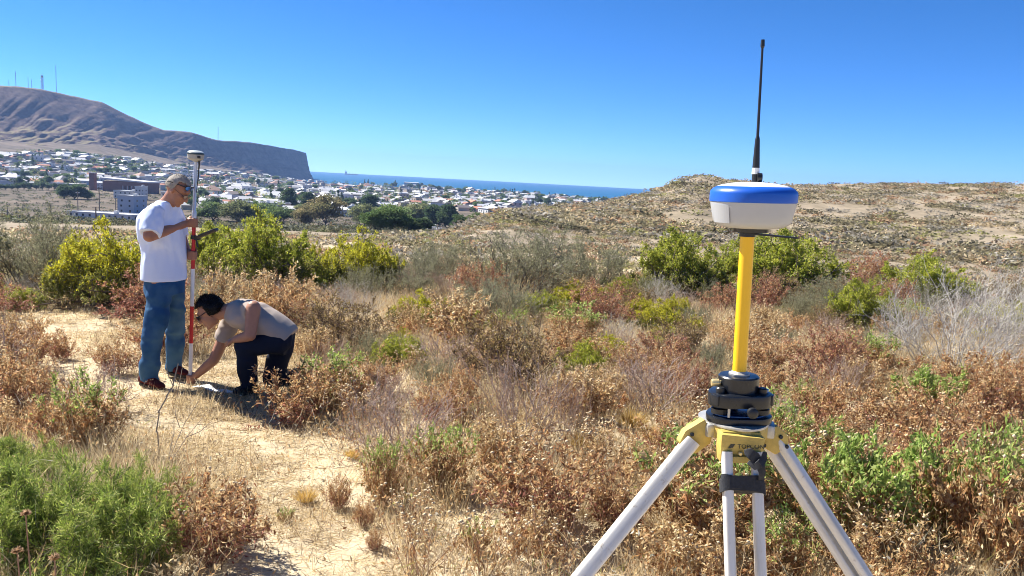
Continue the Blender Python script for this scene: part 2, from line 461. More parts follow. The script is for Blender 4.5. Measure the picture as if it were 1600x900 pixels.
def ridge_at(px):
    pts = np.array([s[0] for s in HEAD[:430]]); i = int(np.argmin(np.abs(pts - px))); return HEAD[i][2]
def lattice_mast(px, ytop, ybot, half, label, name='radio_mast', back=20):
    b = ridge_at(px); d = b[:2] / np.linalg.norm(b[:2]); b = np.array([b[0] + d[0] * back, b[1] + d[1] * back, b[2] - 2])
    h = (ybot - ytop) / F * np.linalg.norm(b[:2]) + 2
    root = empty(name, b); tag(root, label, 'mast', 'radio masts on the headland')
    m = MB(); n = max(4, int(h / 6))
    for sx, sy in ((-1, -1), (1, -1), (1, 1), (-1, 1)): m.bar((sx * half, sy * half, 0), (sx * half * .7, sy * half * .7, h), half * .12 + .08, k=4)
    m.build('leg_frame', STEEL, root)
    m = MB()
    for k in range(n):
        z0, z1 = h * k / n, h * (k + 1) / n; w = half * (1 - .3 * k / n)
        for (ax, ay, bx, by) in ((-1, -1, 1, -1), (1, -1, 1, 1), (1, 1, -1, 1), (-1, 1, -1, -1)):
            m.bar((ax * w, ay * w, z0), (bx * w, by * w, z1), half * .1 + .08, k=4); m.bar((ax * w, ay * w, z1), (bx * w, by * w, z1), half * .1 + .08, k=4)
    m.build('brace', STEEL, root)
    m = MB(); m.bar((0, 0, h - 1), (0, 0, h + 5), .25, .1, k=5); m.build('antenna', STEEL, root)
    if half > 2:
        for a, z in ((0.5, .8), (2.2, .9), (4, .7)):
            m = MB(); m.lathe([(0.2, 0), (2.4, .7), (2.4, .9)], 10, Matrix.Translation((math.cos(a) * half, math.sin(a) * half, h * z)) @ Matrix.Rotation(a, 4, 'Z') @ Matrix.Rotation(PI / 2, 4, 'Y'))
            m.build('dish', plain('dish_white', (.6, .6, .62), .5), root)
lattice_mast(67, 119, 138, 2.3, 'thick lattice tower with dishes on top of the headland')
lattice_mast(88, 105, 140, .5, 'tallest thin radio mast on the headland, right of the lattice tower')
lattice_mast(24, 115, 134, .45, 'thin tall radio mast on the headland near the left edge')
lattice_mast(45, 122, 136, .4, 'thin short radio mast just left of the lattice tower')
lattice_mast(51, 126, 136.5, .4, 'shortest thin mast close beside the lattice tower')
lattice_mast(15, 127, 133.5, .4, 'stubby thin mast at the far left of the headland')
lattice_mast(341, 200, 219, .6, 'lone radio mast on the lower ridge of the headland')

def build_ship():
    p = atd(549, 272.5, 9000); p.z = SEA; root = empty('cargo_ship', p, 0.35)
    tag(root, 'small dark cargo ship on the sea horizon', 'ship')
    L = 150
    m = MB(); m.prism([(-L / 2, 0), (L / 2 - 6, 0), (L / 2 + 4, 13), (L / 2 - 14, 10), (-L / 2, 10)], -11, 11); m.build('hull', plain('ship_hull', (.03, .035, .05), .5), root)
    m = MB(); m.box((-L / 2 + 5, -10, 10), (-L / 2 + 26, 10, 30)); m.box((-L / 2 + 8, -9, 30), (-L / 2 + 20, 9, 36)); m.build('superstructure', plain('ship_white', (.3, .33, .36), .5), root)
    m = MB(); m.bar((-L / 2 + 12, 0, 36), (-L / 2 + 12, 0, 46), 2.2, 1.8); m.build('funnel', plain('ship_hull', (.03, .035, .05)), root)
    for x in (-20, 10, 40):
        m = MB(); m.bar((x, 0, 10), (x, 0, 26), .9); m.bar((x, 0, 24), (x + 14, 0, 17), .5); m.build('crane', STEEL, root)
build_ship()
# ================================================================== TOWN
LEAF = leaf_mat('leaf', 0.45)
LEAF_FAR = leaf_mat('tree_leaf', 0.48, 0.7, 0.1)
BARK = plain('bark', (0.13, 0.10, 0.075), 0.9, scale=12, var=0.35, bump=0.4)

def leaf_quads(P, D, Ln, W, rng, fold=0.12):
    """rhombus leaves: base, side, tip, side"""
    n = len(P); D = D / (np.linalg.norm(D, axis=1, keepdims=True) + 1e-9)
    R = rng.normal(size=(n, 3)); S = np.cross(D, R); S /= np.linalg.norm(S, axis=1, keepdims=True) + 1e-9
    N = np.cross(S, D)
    Ln = np.broadcast_to(np.asarray(Ln, float), (n,))[:, None]; W = np.broadcast_to(np.asarray(W, float), (n,))[:, None]
    mid = P + D * Ln * .45 + N * Ln * fold
    V = np.stack([P, mid + S * W * .5, P + D * Ln, mid - S * W * .5], 1).reshape(-1, 3)
    i = np.arange(n) * 4
    return V, np.stack([i, i + 1, i + 2, i + 3], -1)

def pal(rng, n, cols, jit=0.18):
    c = np.array(cols)[rng.integers(0, len(cols), n)]
    return np.clip(c * (1 + rng.normal(size=(n, 1)) * jit), 0.004, 1)

def tree_meshes(seed, H, W, trunk_h, nclump, nleaf, leaf, cols, shape='round'):
    rng = np.random.default_rng(seed)
    C = []
    while len(C) < nclump:
        p = rng.uniform(-1, 1, 3)
        if np.linalg.norm(p) > 1: continue
        if np.linalg.norm(p) < .35 and rng.random() < .6: continue
        C.append(p)
    C = np.array(C)
    ch = H - trunk_h
    if shape == 'cone':
        t = rng.random(nclump) ** 1.3; a = rng.uniform(0, 2 * PI, nclump); rr = (1 - t) * np.sqrt(rng.random(nclump))
        cen = np.stack([np.cos(a) * rr * W / 2, np.sin(a) * rr * W / 2, trunk_h + t * ch * .95], -1); cr = (0.35 * (1 - t) + .16) * W / 2
    else:
        cen = C * np.array([W / 2 * .78, W / 2 * .78, ch / 2 * .78]) + np.array([0, 0, trunk_h + ch / 2]); cr = np.full(nclump, W * .17) * rng.uniform(.7, 1.35, nclump)
        if shape == 'flat': cen[:, 2] = trunk_h + ch * .55 + (cen[:, 2] - trunk_h - ch * .5) * .8
    k = rng.integers(0, nclump, nleaf)
    d = rng.normal(size=(nleaf, 3)); d /= np.linalg.norm(d, axis=1, keepdims=True); d[:, 2] = np.abs(d[:, 2]) * .9 - .25
    P = cen[k] + d * (cr[k] * rng.uniform(.45, 1.05, nleaf))[:, None]
    D = d + rng.normal(size=(nleaf, 3)) * .7
    V, Q = leaf_quads(P, D, leaf * rng.uniform(.6, 1.3, nleaf), leaf * .6, rng)
    cc = pal(rng, nclump, cols, .15)[k] * (1 + rng.normal(size=(nleaf, 1)) * .12)
    crown = np_mesh('crown', V, Q, LEAF_FAR, np.repeat(np.clip(cc, .004, 1), 4, 0))
    m = MB(); m.bar((0, 0, -.5), (W * .01, 0, trunk_h * 1.05), H * .028, H * .018, 7)
    for q in range(min(8, nclump)):
        m.bar((W * .01, 0, trunk_h * (.75 + .04 * q)), tuple(cen[q]), H * .012, H * .004, 5)
    return crown, m.mesh('trunk', BARK)

G_DARK = [(.065, .105, .05), (.08, .125, .058), (.10, .14, .065)]
G_MID = [(.13, .20, .07), (.17, .235, .075), (.135, .19, .085)]
G_OLIVE = [(.21, .23, .10), (.26, .27, .125), (.18, .205, .095)]
G_DRY = [(.30, .25, .12), (.24, .21, .10), (.19, .18, .08)]
TREES = {
    'broad': [tree_meshes(s, 8, 8.5, 2.0, 26, 1500, .85, G_MID) for s in (1, 2)],
    'dark': [tree_meshes(s, 9, 7.5, 1.6, 24, 1500, .8, G_DARK) for s in (3, 4)],
    'conifer': [tree_meshes(s, 11, 5.5, 1.0, 34, 1300, .7, G_DARK, 'cone') for s in (5, 6)],
    'olive': [tree_meshes(s, 7, 8.5, 1.6, 26, 1500, .8, G_OLIVE) for s in (7, 8)],
    'wood': [tree_meshes(s, 9, 11, .7, 46, 5600, .6, G_MID) for s in (9, 10)],
    'woodolive': [tree_meshes(s, 8, 11, .5, 46, 5400, .55, G_OLIVE) for s in (11, 12)],
    'wooddark': [tree_meshes(s, 10, 8, .5, 44, 5200, .6, G_DARK) for s in (13, 14)],
    'dry': [tree_meshes(s, 7, 9, .5, 40, 4600, .5, G_DRY) for s in (15, 16)],
}
rs = random.Random(7)
def put_tree(kind, p, sc, name, cat='tree'):
    cr, tr = rs.choice(TREES[kind])
    root = empty(name, p, rs.uniform(0, 6.28)); root.scale = (sc * rs.uniform(.85, 1.2), sc * rs.uniform(.85, 1.2), sc * rs.uniform(.9, 1.12))
    link('trunk', tr, root); link('crown', cr, root); root['category'] = cat
    return root

# ---------- houses
def wallmat(n, c): return plain('wall_' + n, c, .85, scale=.6, var=.08)
WM = {'white': wallmat('white', (.62, .615, .60)), 'cream': wallmat('cream', (.48, .43, .35)), 'grey': wallmat('grey', (.42, .42, .43)),
      'beige': wallmat('beige', (.40, .33, .26)), 'pink': wallmat('pink', (.58, .42, .36)), 'blue': wallmat('blue', (.42, .48, .56))}
RM = {'white': plain('roof_white', (.55, .55, .555), .6, scale=.8), 'grey': plain('roof_grey', (.36, .37, .39), .5, scale=.8), 'terracotta': plain('roof_terracotta', (.46, .19, .11), .8, scale=.8),
      'dark': plain('roof_dark', (.10, .10, .115), .7, scale=.8), 'brown': plain('roof_brown', (.26, .16, .12), .8, scale=.8), 'blue': plain('roof_blue', (.26, .30, .42), .6, scale=.8)}
WINDOW = plain('window_glass', (.04, .05, .065), .15, scale=1)
def house_meshes(kind, wall, roof, w, d, h, seed):
    rng = random.Random(seed)
    m = MB(); m.box((-w / 2, -d / 2, -3), (w / 2, d / 2, h))
    st = max(1, int(round(h / 3)))
    for s_ in range(st):
        z = s_ * 3 + 1.0
        k = max(2, int(w / 3.4))
        for i in range(k):
            x = -w / 2 + w * (i + .5) / k + rng.uniform(-.3, .3)
            door = (s_ == 0 and i == k // 2)
            m.box((x - .55, -d / 2 - .05, 0.05 if door else z), (x + .55, -d / 2 + .02, z + 1.15), 1)
            if rng.random() < .7: m.box((x - .6, d / 2 - .02, z), (x + .6, d / 2 + .05, z + 1.2), 1)
        for i in range(2):
            y = -d / 2 + d * (i + .5) / 2
            m.box((w / 2 - .02, y - .55, z), (w / 2 + .05, y + .55, z + 1.15), 1); m.box((-w / 2 - .05, y - .55, z), (-w / 2 + .02, y + .55, z + 1.15), 1)
    wm = m.mesh('wall', [WM[wall], WINDOW])
    m = MB()
    if kind == 'flat':
        m.box((-w / 2 - .2, -d / 2 - .2, h), (w / 2 + .2, d / 2 + .2, h + .25))
        for a in (((-w / 2 - .2), (-d / 2 - .2), (w / 2 + .2), (-d / 2 + .05)), ((-w / 2 - .2), (d / 2 - .05), (w / 2 + .2), (d / 2 + .2)), ((-w / 2 - .2), (-d / 2 + .05), (-w / 2 + .05), (d / 2 - .05)), ((w / 2 - .05), (-d / 2 + .05), (w / 2 + .2), (d / 2 - .05))):
            m.box((a[0], a[1], h + .25), (a[2], a[3], h + .6))
        m.box((w * .12, -.9, h + .25), (w * .12 + 1.6, .9, h + 1.7))
    elif kind == 'gable':
        rh = d * .27
        M = Matrix.Rotation(PI / 2, 4, 'Z')
        m.prism([(-d / 2 - .5, h - .1), (d / 2 + .5, h - .1), (d / 2 + .5, h + .1), (0, h + rh), (-d / 2 - .5, h + .1)], -w / 2 - .4, w / 2 + .4, M)
        m.box((w * .2, -.35, h), (w * .2 + .7, .35, h + rh + .9))
    elif kind == 'shed':
        M = Matrix.Rotation(PI / 2, 4, 'Z')
        m.prism([(-d / 2 - .5, h), (d / 2 + .5, h), (d / 2 + .5, h + 1.5), (-d / 2 - .5, h + .25)], -w / 2 - .4, w / 2 + .4, M)
    else:
        e = .6; rh = min(w, d) * .3
        V = [(-w / 2 - e, -d / 2 - e, h), (w / 2 + e, -d / 2 - e, h), (w / 2 + e, d / 2 + e, h), (-w / 2 - e, d / 2 + e, h), (-max(w - d, 0) / 2 - .1, 0, h + rh), (max(w - d, 0) / 2 + .1, 0, h + rh)]
        m.add(V, [(0, 3, 2, 1), (0, 1, 5, 4), (1, 2, 5), (2, 3, 4, 5), (3, 0, 4)])
    return wm, m.mesh('roof', RM[roof])
HP = [('flat', 'white', 'white', 13, 10, 3.4), ('flat', 'white', 'white', 11, 9, 6.2), ('gable', 'white', 'grey', 13, 9, 3.2), ('gable', 'cream', 'terracotta', 12, 9, 3.2),
      ('flat', 'cream', 'white', 12, 11, 3.4), ('gable', 'grey', 'white', 14, 9, 3.2), ('shed', 'white', 'white', 15, 10, 3.4), ('hip', 'beige', 'dark', 12, 10, 3.3),
      ('hip', 'white', 'brown', 13, 11, 3.3), ('flat', 'beige', 'grey', 11, 9, 6.0), ('gable', 'pink', 'white', 12, 9, 5.6), ('shed', 'grey', 'grey', 16, 11, 3.6), ('flat', 'blue', 'white', 11, 9, 3.4), ('gable', 'white', 'white', 13, 10, 3.3)]
HM = [house_meshes(*p, seed=i) for i, p in enumerate(HP)]
HWORD = ['{w} {r}-topped flat-roofed house', '{w} {r}-topped gabled house', '{w} {r}-topped slope-roofed house', '{w} {r}-topped hip-roofed house']
TOPX = [-40, 0, 100, 200, 300, 400, 480, 560, 700, 800, 900, 945]; TOPY = [241, 241, 239, 250, 264, 273, 279, 285.5, 295.5, 302, 310, 314]
BOTX = [-40, 0, 130, 170, 240, 300, 430, 500, 560, 620, 700, 790, 850, 930, 945]; BOTY = [291, 291, 291, 279, 283, 332, 334, 336, 336, 326, 326, 336, 336, 322, 316]
taken = []
def free(p, dmin):
    for q, s in taken:
        if (p.x - q.x) ** 2 + (p.y - q.y) ** 2 < (dmin + s) ** 2: return False
    return True

# ---- landmark buildings by hand
def hand_building(name, px, py, w, d, h, rz, wall, roof, kind, label, p, cat='building'):
    root = empty(name, p, rz)
    wm, rm = house_meshes(kind, wall, roof, w, d, h, int(px))
    link('wall', wm, root); link('roof', rm, root)
    tag(root, label, cat); taken.append((p, max(w, d) * .55)); return root
def gym():
    p = at(205, 300.5); r = math.hypot(p.x, p.y); s = r / F
    root = empty('sports_hall', p, -0.12); tag(root, 'long brown brick hall with flat white roof at the edge of town', 'building')
    brick = plain('hall_brick', (.20, .105, .085), .85, scale=.5, var=.2)
    W, D, H = 66 * s, 30 * s, 17 * s
    m = MB(); m.box((-W / 2, -D / 2, -3), (W / 2, D / 2, H * .85)); m.build('wall', brick, root)
    m = MB(); m.prism([(-W / 2 - 1.5, H * .98), (W / 2 + 1.5, H * .85), (W / 2 + 1.5, H * .95), (-W / 2 - 1.5, H * 1.12)], -D / 2 - 1.5, D / 2 + 1.5); m.build('roof', RM['white'], root)
    for i in range(9):
        m = MB(); x = W * (-.05 + .05 * i); m.box((x, -D / 2 - .12, H * .2), (x + W * .018, -D / 2 + .02, H * .55)); m.build('window', WINDOW if i % 2 else WM['grey'], root)
    taken.append((p, W * .6))
    p2 = at(145.5, 297); r2 = math.hypot(p2.x, p2.y) / F
    root = empty('brick_tower', p2, -.1); tag(root, 'square brown brick tower left of the brick hall', 'tower')
    m = MB(); m.box((-3.6 * r2, -3 * r2, -3), (3.6 * r2, 3 * r2, 23 * r2)); m.build('shaft', brick, root)
    m = MB(); m.box((-4 * r2, -3.4 * r2, 23 * r2), (4 * r2, 3.4 * r2, 24 * r2)); m.build('coping', WM['grey'], root); taken.append((p2, 9))
    p3 = at(157, 296); r3 = math.hypot(p3.x, p3.y) / F
    root = empty('low_annex', p3, -.1); tag(root, 'pale low annex between brick tower and brick hall', 'building')
    a, b = house_meshes('shed', 'blue', 'grey', 15 * r3, 10 * r3, 9 * r3, 3); link('wall', a, root); link('roof', b, root); taken.append((p3, 8))
gym()
def scaled(px, py, wpx, hpx, dm, kind, wall, roof, label, name, rz=-.1, lo=240):
    p = at_far(px, py, lo, 2600); s = math.hypot(p.x, p.y) / F
    return hand_building(name, px, py, wpx * s, dm, hpx * s, rz, wall, roof, kind, label, p)
scaled(168, 341.5, 98, 7, 12, 'flat', 'white', 'white', 'long low white shed behind the yellow-green bushes', 'long_shed', -.16)
scaled(207, 333, 24, 24, 14, 'flat', 'blue', 'white', 'tall plain pale blue-grey block behind the standing man', 'plain_block')
scaled(203, 310, 34, 10, 14, 'flat', 'white', 'white', 'white two storey block with windows below the brick hall', 'white_block', -.1)
scaled(221, 312, 9, 18, 10, 'flat', 'white', 'white', 'slim white tower block by the standing man', 'white_tower')
scaled(640, 367.5, 22, 8, 9, 'shed', 'grey', 'white', 'near white-roofed hut below the big trees', 'hut')
scaled(668, 372, 34, 4, 8, 'flat', 'beige', 'white', 'long low white-topped shed right of the near hut', 'low_shed')
scaled(748, 331, 16, 5, 8, 'gable', 'pink', 'terracotta', 'bright orange-roofed house right of the big trees', 'house', -.1, 500)
scaled(842, 335, 24, 9, 20, 'hip', 'white', 'blue', 'large white house with blue-grey pyramid roof near brown slope', 'house', -.1, 520)
scaled(546, 314, 20, 8, 12, 'flat', 'grey', 'dark', 'dark grey house with dark flat roof left of middle', 'house')
scaled(505, 303, 20, 7, 12, 'hip', 'beige', 'dark', 'broad dark-roofed house below the sea cliff', 'house')
scaled(20, 285, 24, 7, 10, 'hip', 'white', 'blue', 'white house with large blue-grey hipped roof at the far left', 'house')
scaled(60, 288, 22, 4, 10, 'gable', 'white', 'terracotta', 'wide low orange-roofed house at the left edge of town', 'house')

house_items = {}
cnt = 0; tries = 0
cand = []
while cnt < 285 and tries < 6000:
    tries += 1
    px = rs.uniform(-30, 945)
    a, b = np.interp(px, TOPX, TOPY), np.interp(px, BOTX, BOTY)
    if b - a < 2: continue
    py = a + (b - a) * rs.random() ** 1.15 + 1.5
    p = at(px, py)
    if p is None or p.length > 3300 or p.length < 380 or p.z < SEA + .6: continue
    i = rs.randrange(len(HP)) if rs.random() < .55 else rs.choice([0, 1, 5, 6, 13, 4])
    sc = rs.uniform(1.0, 1.45) * (1 + .3 * sstep(900, 2500, p.length))
    if not free(p, 7.5 * sc): continue
    root = empty('house', p, 0.45 + rs.choice((0, PI / 2, PI, -PI / 2)) + rs.uniform(-.08, .08) + (0.5 if px < 330 else 0)); root.scale = (sc, sc, sc * rs.uniform(.9, 1.15))
    link('wall', HM[i][0], root); link('roof', HM[i][1], root)
    tag(root, None, 'house', 'houses of the town')
    kd = {'flat': 0, 'gable': 1, 'shed': 2, 'hip': 3}[HP[i][0]]
    ph = HWORD[kd].format(w=HP[i][1], r=HP[i][2])
    zone = 'under the headland' if px < 300 else ('below the sea cliff' if px < 520 else ('in the middle of town' if px < 720 else 'near the brown slope'))
    d = p.length; band = 'nearest' if d < 900 else ('middle-distance' if d < 1600 else 'farthest')
    house_items.setdefault((ph, zone, band), []).append((root, px))
    taken.append((p, 6 * sc)); cnt += 1
for (ph, zone, band), it in house_items.items():
    number_labels(it, ('%s %ss %s' % (band, ph, zone), '%s %s %s' % (band, ph, zone)))

# ---- the rest of the town: roofs and crowns too far and too many to tell apart
def town_mass():
    rng = np.random.default_rng(5)
    n = 0; hv = []; hf = []; hc = []; tv = []; tf = []; tc = []; nh = nt = 0
    pts = []
    for k in range(2800):
        px = rng.uniform(-35, 948); a, b = np.interp(px, TOPX, TOPY), np.interp(px, BOTX, BOTY)
        if b - a < 2: continue
        py = a + (b - a) * rng.random() ** 1.1 + 1
        p = at(px, py)
        if p is None or p.length > 3400 or p.length < 480 or p.z < SEA + .6: continue
        pts.append(p)
    wc = [(.52, .51, .50), (.45, .41, .35), (.34, .34, .35), (.38, .32, .26), (.42, .38, .35)]; rc = [(.52, .52, .53), (.30, .31, .33), (.36, .17, .12), (.45, .45, .46), (.15, .13, .125), (.40, .40, .42)]
    for i, p in enumerate(pts):
        if not free(p, 5.5): continue
        if i % 9 < 5:
            w, d, h = rng.uniform(8, 16), rng.uniform(7, 11), rng.choice([3.2, 3.4, 6]); s_ = 1 + .35 * float(sstep(900, 2500, p.length)); w *= s_; d *= s_; h *= s_
            a = .45 + (0.5 if p.x < -600 else 0) + rng.integers(0, 2) * PI / 2; c, s = math.cos(a), math.sin(a); rh = rng.choice([.3, 1.6, 2.2])
            L = np.array([(-w, -d, -6), (w, -d, -6), (w, d, -6), (-w, d, -6), (-w, -d, 2 * h), (w, -d, 2 * h), (w, d, 2 * h), (-w, d, 2 * h)]) / 2
            R = np.array([(-w * .53, -d * .55, h), (w * .53, -d * .55, h), (w * .53, d * .55, h), (-w * .53, d * .55, h), (-w * .53, 0, h + rh), (w * .53, 0, h + rh)])
            A = np.concatenate([L, R]); X = A[:, 0] * c - A[:, 1] * s; Y = A[:, 0] * s + A[:, 1] * c
            hv.append(np.stack([X + p.x, Y + p.y, A[:, 2] + p.z], -1))
            hf += [[q + nh for q in f] for f in ((0, 1, 5, 4), (1, 2, 6, 5), (2, 3, 7, 6), (3, 0, 4, 7), (8, 9, 13, 12), (10, 11, 12, 13))]
            hc.append(np.concatenate([np.tile(wc[rng.integers(0, 5)], (8, 1)), np.tile(rc[rng.integers(0, 6)], (6, 1))])); nh += 14
            taken.append((p, 3.5))
        else:
            m = 62; W = rng.uniform(2.4, 5.2) * (1 + .4 * float(sstep(900, 2500, p.length))); q = rng.normal(size=(m, 3)); q /= np.linalg.norm(q, axis=1, keepdims=True)
            P = q * W * rng.uniform(.55, 1.05, (m, 1)) * np.array([1, 1, .95]) + np.array([p.x, p.y, p.z + W * .9])
            V, Q = leaf_quads(P, q + rng.normal(size=(m, 3)) * .8, 1.75, 1.35, rng)
            tv.append(V); tf.append(Q + nt); nt += len(V)
            tc.append(np.repeat(pal(rng, 1, G_DARK + G_MID + G_OLIVE).repeat(m, 0) * (1 + rng.normal(size=(m, 1)) * .15), 4, 0))
    n = NT('far_town_paint'); a = n.new('ShaderNodeAttribute', attribute_name='tint'); n.bsdf(a.outputs['Color'], .8, 0, .2)
    V = np.concatenate(hv); C = np.concatenate(hc)
    me = bpy.data.meshes.new('far_houses'); me.from_pydata(V.tolist(), [], hf); me.materials.append(n.m)
    at_ = me.color_attributes.new('tint', 'FLOAT_COLOR', 'POINT'); cc = np.ones((len(V), 4), np.float32); cc[:, :3] = C; at_.data.foreach_set('color', cc.ravel())
    tag(link('far_houses', me), 'mass of small pale houses filling the far town', kind='stuff')
    tag(link('far_trees', np_mesh('far_trees', np.concatenate(tv), np.concatenate(tf), LEAF_FAR, np.clip(np.concatenate(tc), .004, 1))), 'mass of small dark trees between the far houses', kind='stuff')

# ---- town trees
tree_items = {}
TW = {'broad': 'mid green broad tree', 'dark': 'dark green round tree', 'conifer': 'dark pointed conifer', 'olive': 'olive green tree'}
cnt = 0; tries = 0
while cnt < 270 and tries < 5000:
    tries += 1
    px = rs.uniform(-30, 945)
    a, b = np.interp(px, TOPX, TOPY), np.interp(px, BOTX, BOTY)
    if b - a < 2: continue
    if px > 470 and rs.random() < .42: py = a + rs.uniform(1, 5)      # the belt of trees along the beach
    else: py = a + (b - a) * rs.random() + 2
    p = at(px, py)
    if p is None or p.length > 3300 or p.length < 380 or p.z < SEA + .6: continue
    if not free(p, 1.0): continue
    kind = rs.choice(['broad', 'dark', 'dark', 'conifer', 'olive', 'broad'])
    sc = rs.uniform(.85, 1.4) * (1 + .4 * sstep(900, 2500, p.length))
    root = put_tree(kind, p - Vector((0, 0, .3)), sc, 'town_tree'); root['group'] = 'trees in the town'
    zone = 'under the headland' if px < 300 else ('below the sea cliff' if px < 520 else ('in the middle of town' if px < 720 else 'near the brown slope'))
    d = p.length; band = 'nearest' if d < 900 else ('middle-distance' if d < 1600 else 'farthest')
    tree_items.setdefault((kind, zone, band), []).append((root, px)); taken.append((p, 2.0)); cnt += 1
for (kind, zone, band), it in tree_items.items():
    number_labels(it, ('%s %ss %s' % (band, TW[kind], zone), '%s %s %s' % (band, TW[kind], zone)))

town_mass()
# ---- big trees at the near edge of the town: (kind, column, base row, width px, height px, label)
BIG = [('wood', 612, 362, 70, 40, 'widest light green tree in front of the town centre'), ('woodolive', 650, 352, 52, 34, 'olive tree with broad crown left of the dark trees'),
       ('wooddark', 680, 358, 36, 40, 'dark green bushy tree right of the olive crown'), ('wooddark', 700, 360, 32, 38, 'darkest tall tree beside the near hut'),
       ('wooddark', 722, 364, 34, 30, 'dark rounded tree at the foot of the brown slope'), ('wood', 748, 362, 40, 27, 'green low tree touching the brown slope'),
       ('woodolive', 775, 354, 36, 22, 'olive low tree highest up the brown slope'), ('woodolive', 570, 352, 46, 30, 'pale olive tree left of the widest tree'),
       ('dry', 508, 352, 56, 42, 'straw-coloured dry tree left of the town centre trees'), ('dry', 478, 352, 36, 30, 'smaller straw-coloured tree beside the yellow bush'),
       ('wood', 590, 372, 50, 32, 'green tree behind the yellow shrub top'), ('wooddark', 577, 334, 26, 32, 'dark tall conifer-like tree in front of white houses'),
       ('wooddark', 452, 329, 26, 32, 'dark tall tree right of the men, left one of the pair'), ('wooddark', 481, 331, 24, 28, 'dark tall tree right of the men, right one of the pair'),
       ('wood', 332, 345, 50, 26, 'green leafy tree behind the measuring pole'), ('woodolive', 372, 347, 54, 30, 'olive grey tree behind the big yellow-green bush'), ('wood', 410, 345, 50, 25, 'green tree above the big yellow-green bush'),
       ('wood', 440, 350, 44, 24, 'rounded green tree between olive and dry trees'), ('wooddark', 116, 296, 32, 22, 'dark tree left of the brick tower'), ('wooddark', 100, 297, 22, 18, 'small dark tree at the left end of the hedge'),
       ('wood', 136, 300, 20, 12, 'small green tree in front of the brick tower'), ('wooddark', 545, 331, 24, 22, 'short dark tree in front of the middle houses'), ('wood', 640, 372, 34, 22, 'green tree just behind the near hut'), ('wooddark', 660, 366, 34, 22, 'dark low tree behind the low shed')]
for kind, px, py, w, h, lab in BIG:
    q = at_far(px, py, 230, 700); dd = math.hypot(q.x, q.y); q.z -= .2
    cr, tr = rs.choice(TREES[kind]); s = dd / F
    bw = {'wood': 11, 'woodolive': 11, 'wooddark': 8, 'dry': 9}[kind]; bh = {'wood': 9, 'woodolive': 8, 'wooddark': 10, 'dry': 7}[kind]
    root = empty('edge_tree', q, rs.uniform(0, 6)); root.scale = (w * s / bw * 1.15, w * s / bw * 1.15, h * s / bh * 1.1)
    link('trunk', tr, root); link('crown', cr, root); tag(root, lab, 'tree', 'big trees at the near edge of town')
# dark hedge row at the left
hedge = []
for k in range(13):
    px = -10 + k * 9.5; p = at(px, 297)
    root = put_tree('dark', p - Vector((0, 0, .8)), .0085 * math.hypot(p.x, p.y) / 8.5 * rs.uniform(.8, 1.15) * 1.0, 'hedge_tree'); root['group'] = 'dark hedge at the left edge of town'; hedge.append((root, px))
number_labels(hedge, ('dark trees in the hedge row before the left houses', 'dark tree in the hedge row'))
# utility poles in the valley
WOODP = plain('pole_wood', (.20, .16, .13), .9, scale=2)
for px, y0, y1, lab in ((122, 304, 338, 'slim white-topped lamp pole beside the long white shed'), (155.5, 297, 336, 'wooden utility pole rising behind the long white shed'), (181, 312, 334, 'short wooden pole left of the plain block'),
                        (79, 322, 338, 'wooden post standing in the scrub at the left'), (150, 326, 347, 'near wooden post above the yellow-green bush'), (12, 322, 340, 'short wooden post at the left edge of scrub')):
    p = at(px, y1); s = math.hypot(p.x, p.y) / F; h = (y1 - y0) * s
    root = empty('utility_pole', p, .3); tag(root, lab, 'pole', 'utility poles in the valley')
    m = MB(); m.bar((0, 0, -1), (0, 0, h), .17 + .25 * s, .12 + .2 * s, 6); m.build('post', WOODP, root)
    m = MB(); m.box((-.9, -.1, h * .93), (.9, .1, h * .96)); m.build('crossarm', WOODP if px != 122 else WM['white'], root)
# ================================================================== SHRUBS AND GRASS
TWIG = plain('twig_brown', (0.17, 0.13, 0.10), .9, scale=40, var=.4)
TWIG_GREY = plain('twig_silver', (0.42, 0.39, 0.355), .85, scale=40, var=.3)
TWIG_RUST = plain('twig_rust', (0.27, 0.16, 0.105), .9, scale=40, var=.35)
HEADM = plain('seed_head_tan', (0.62, 0.49, 0.31), .9, scale=200, var=.35)

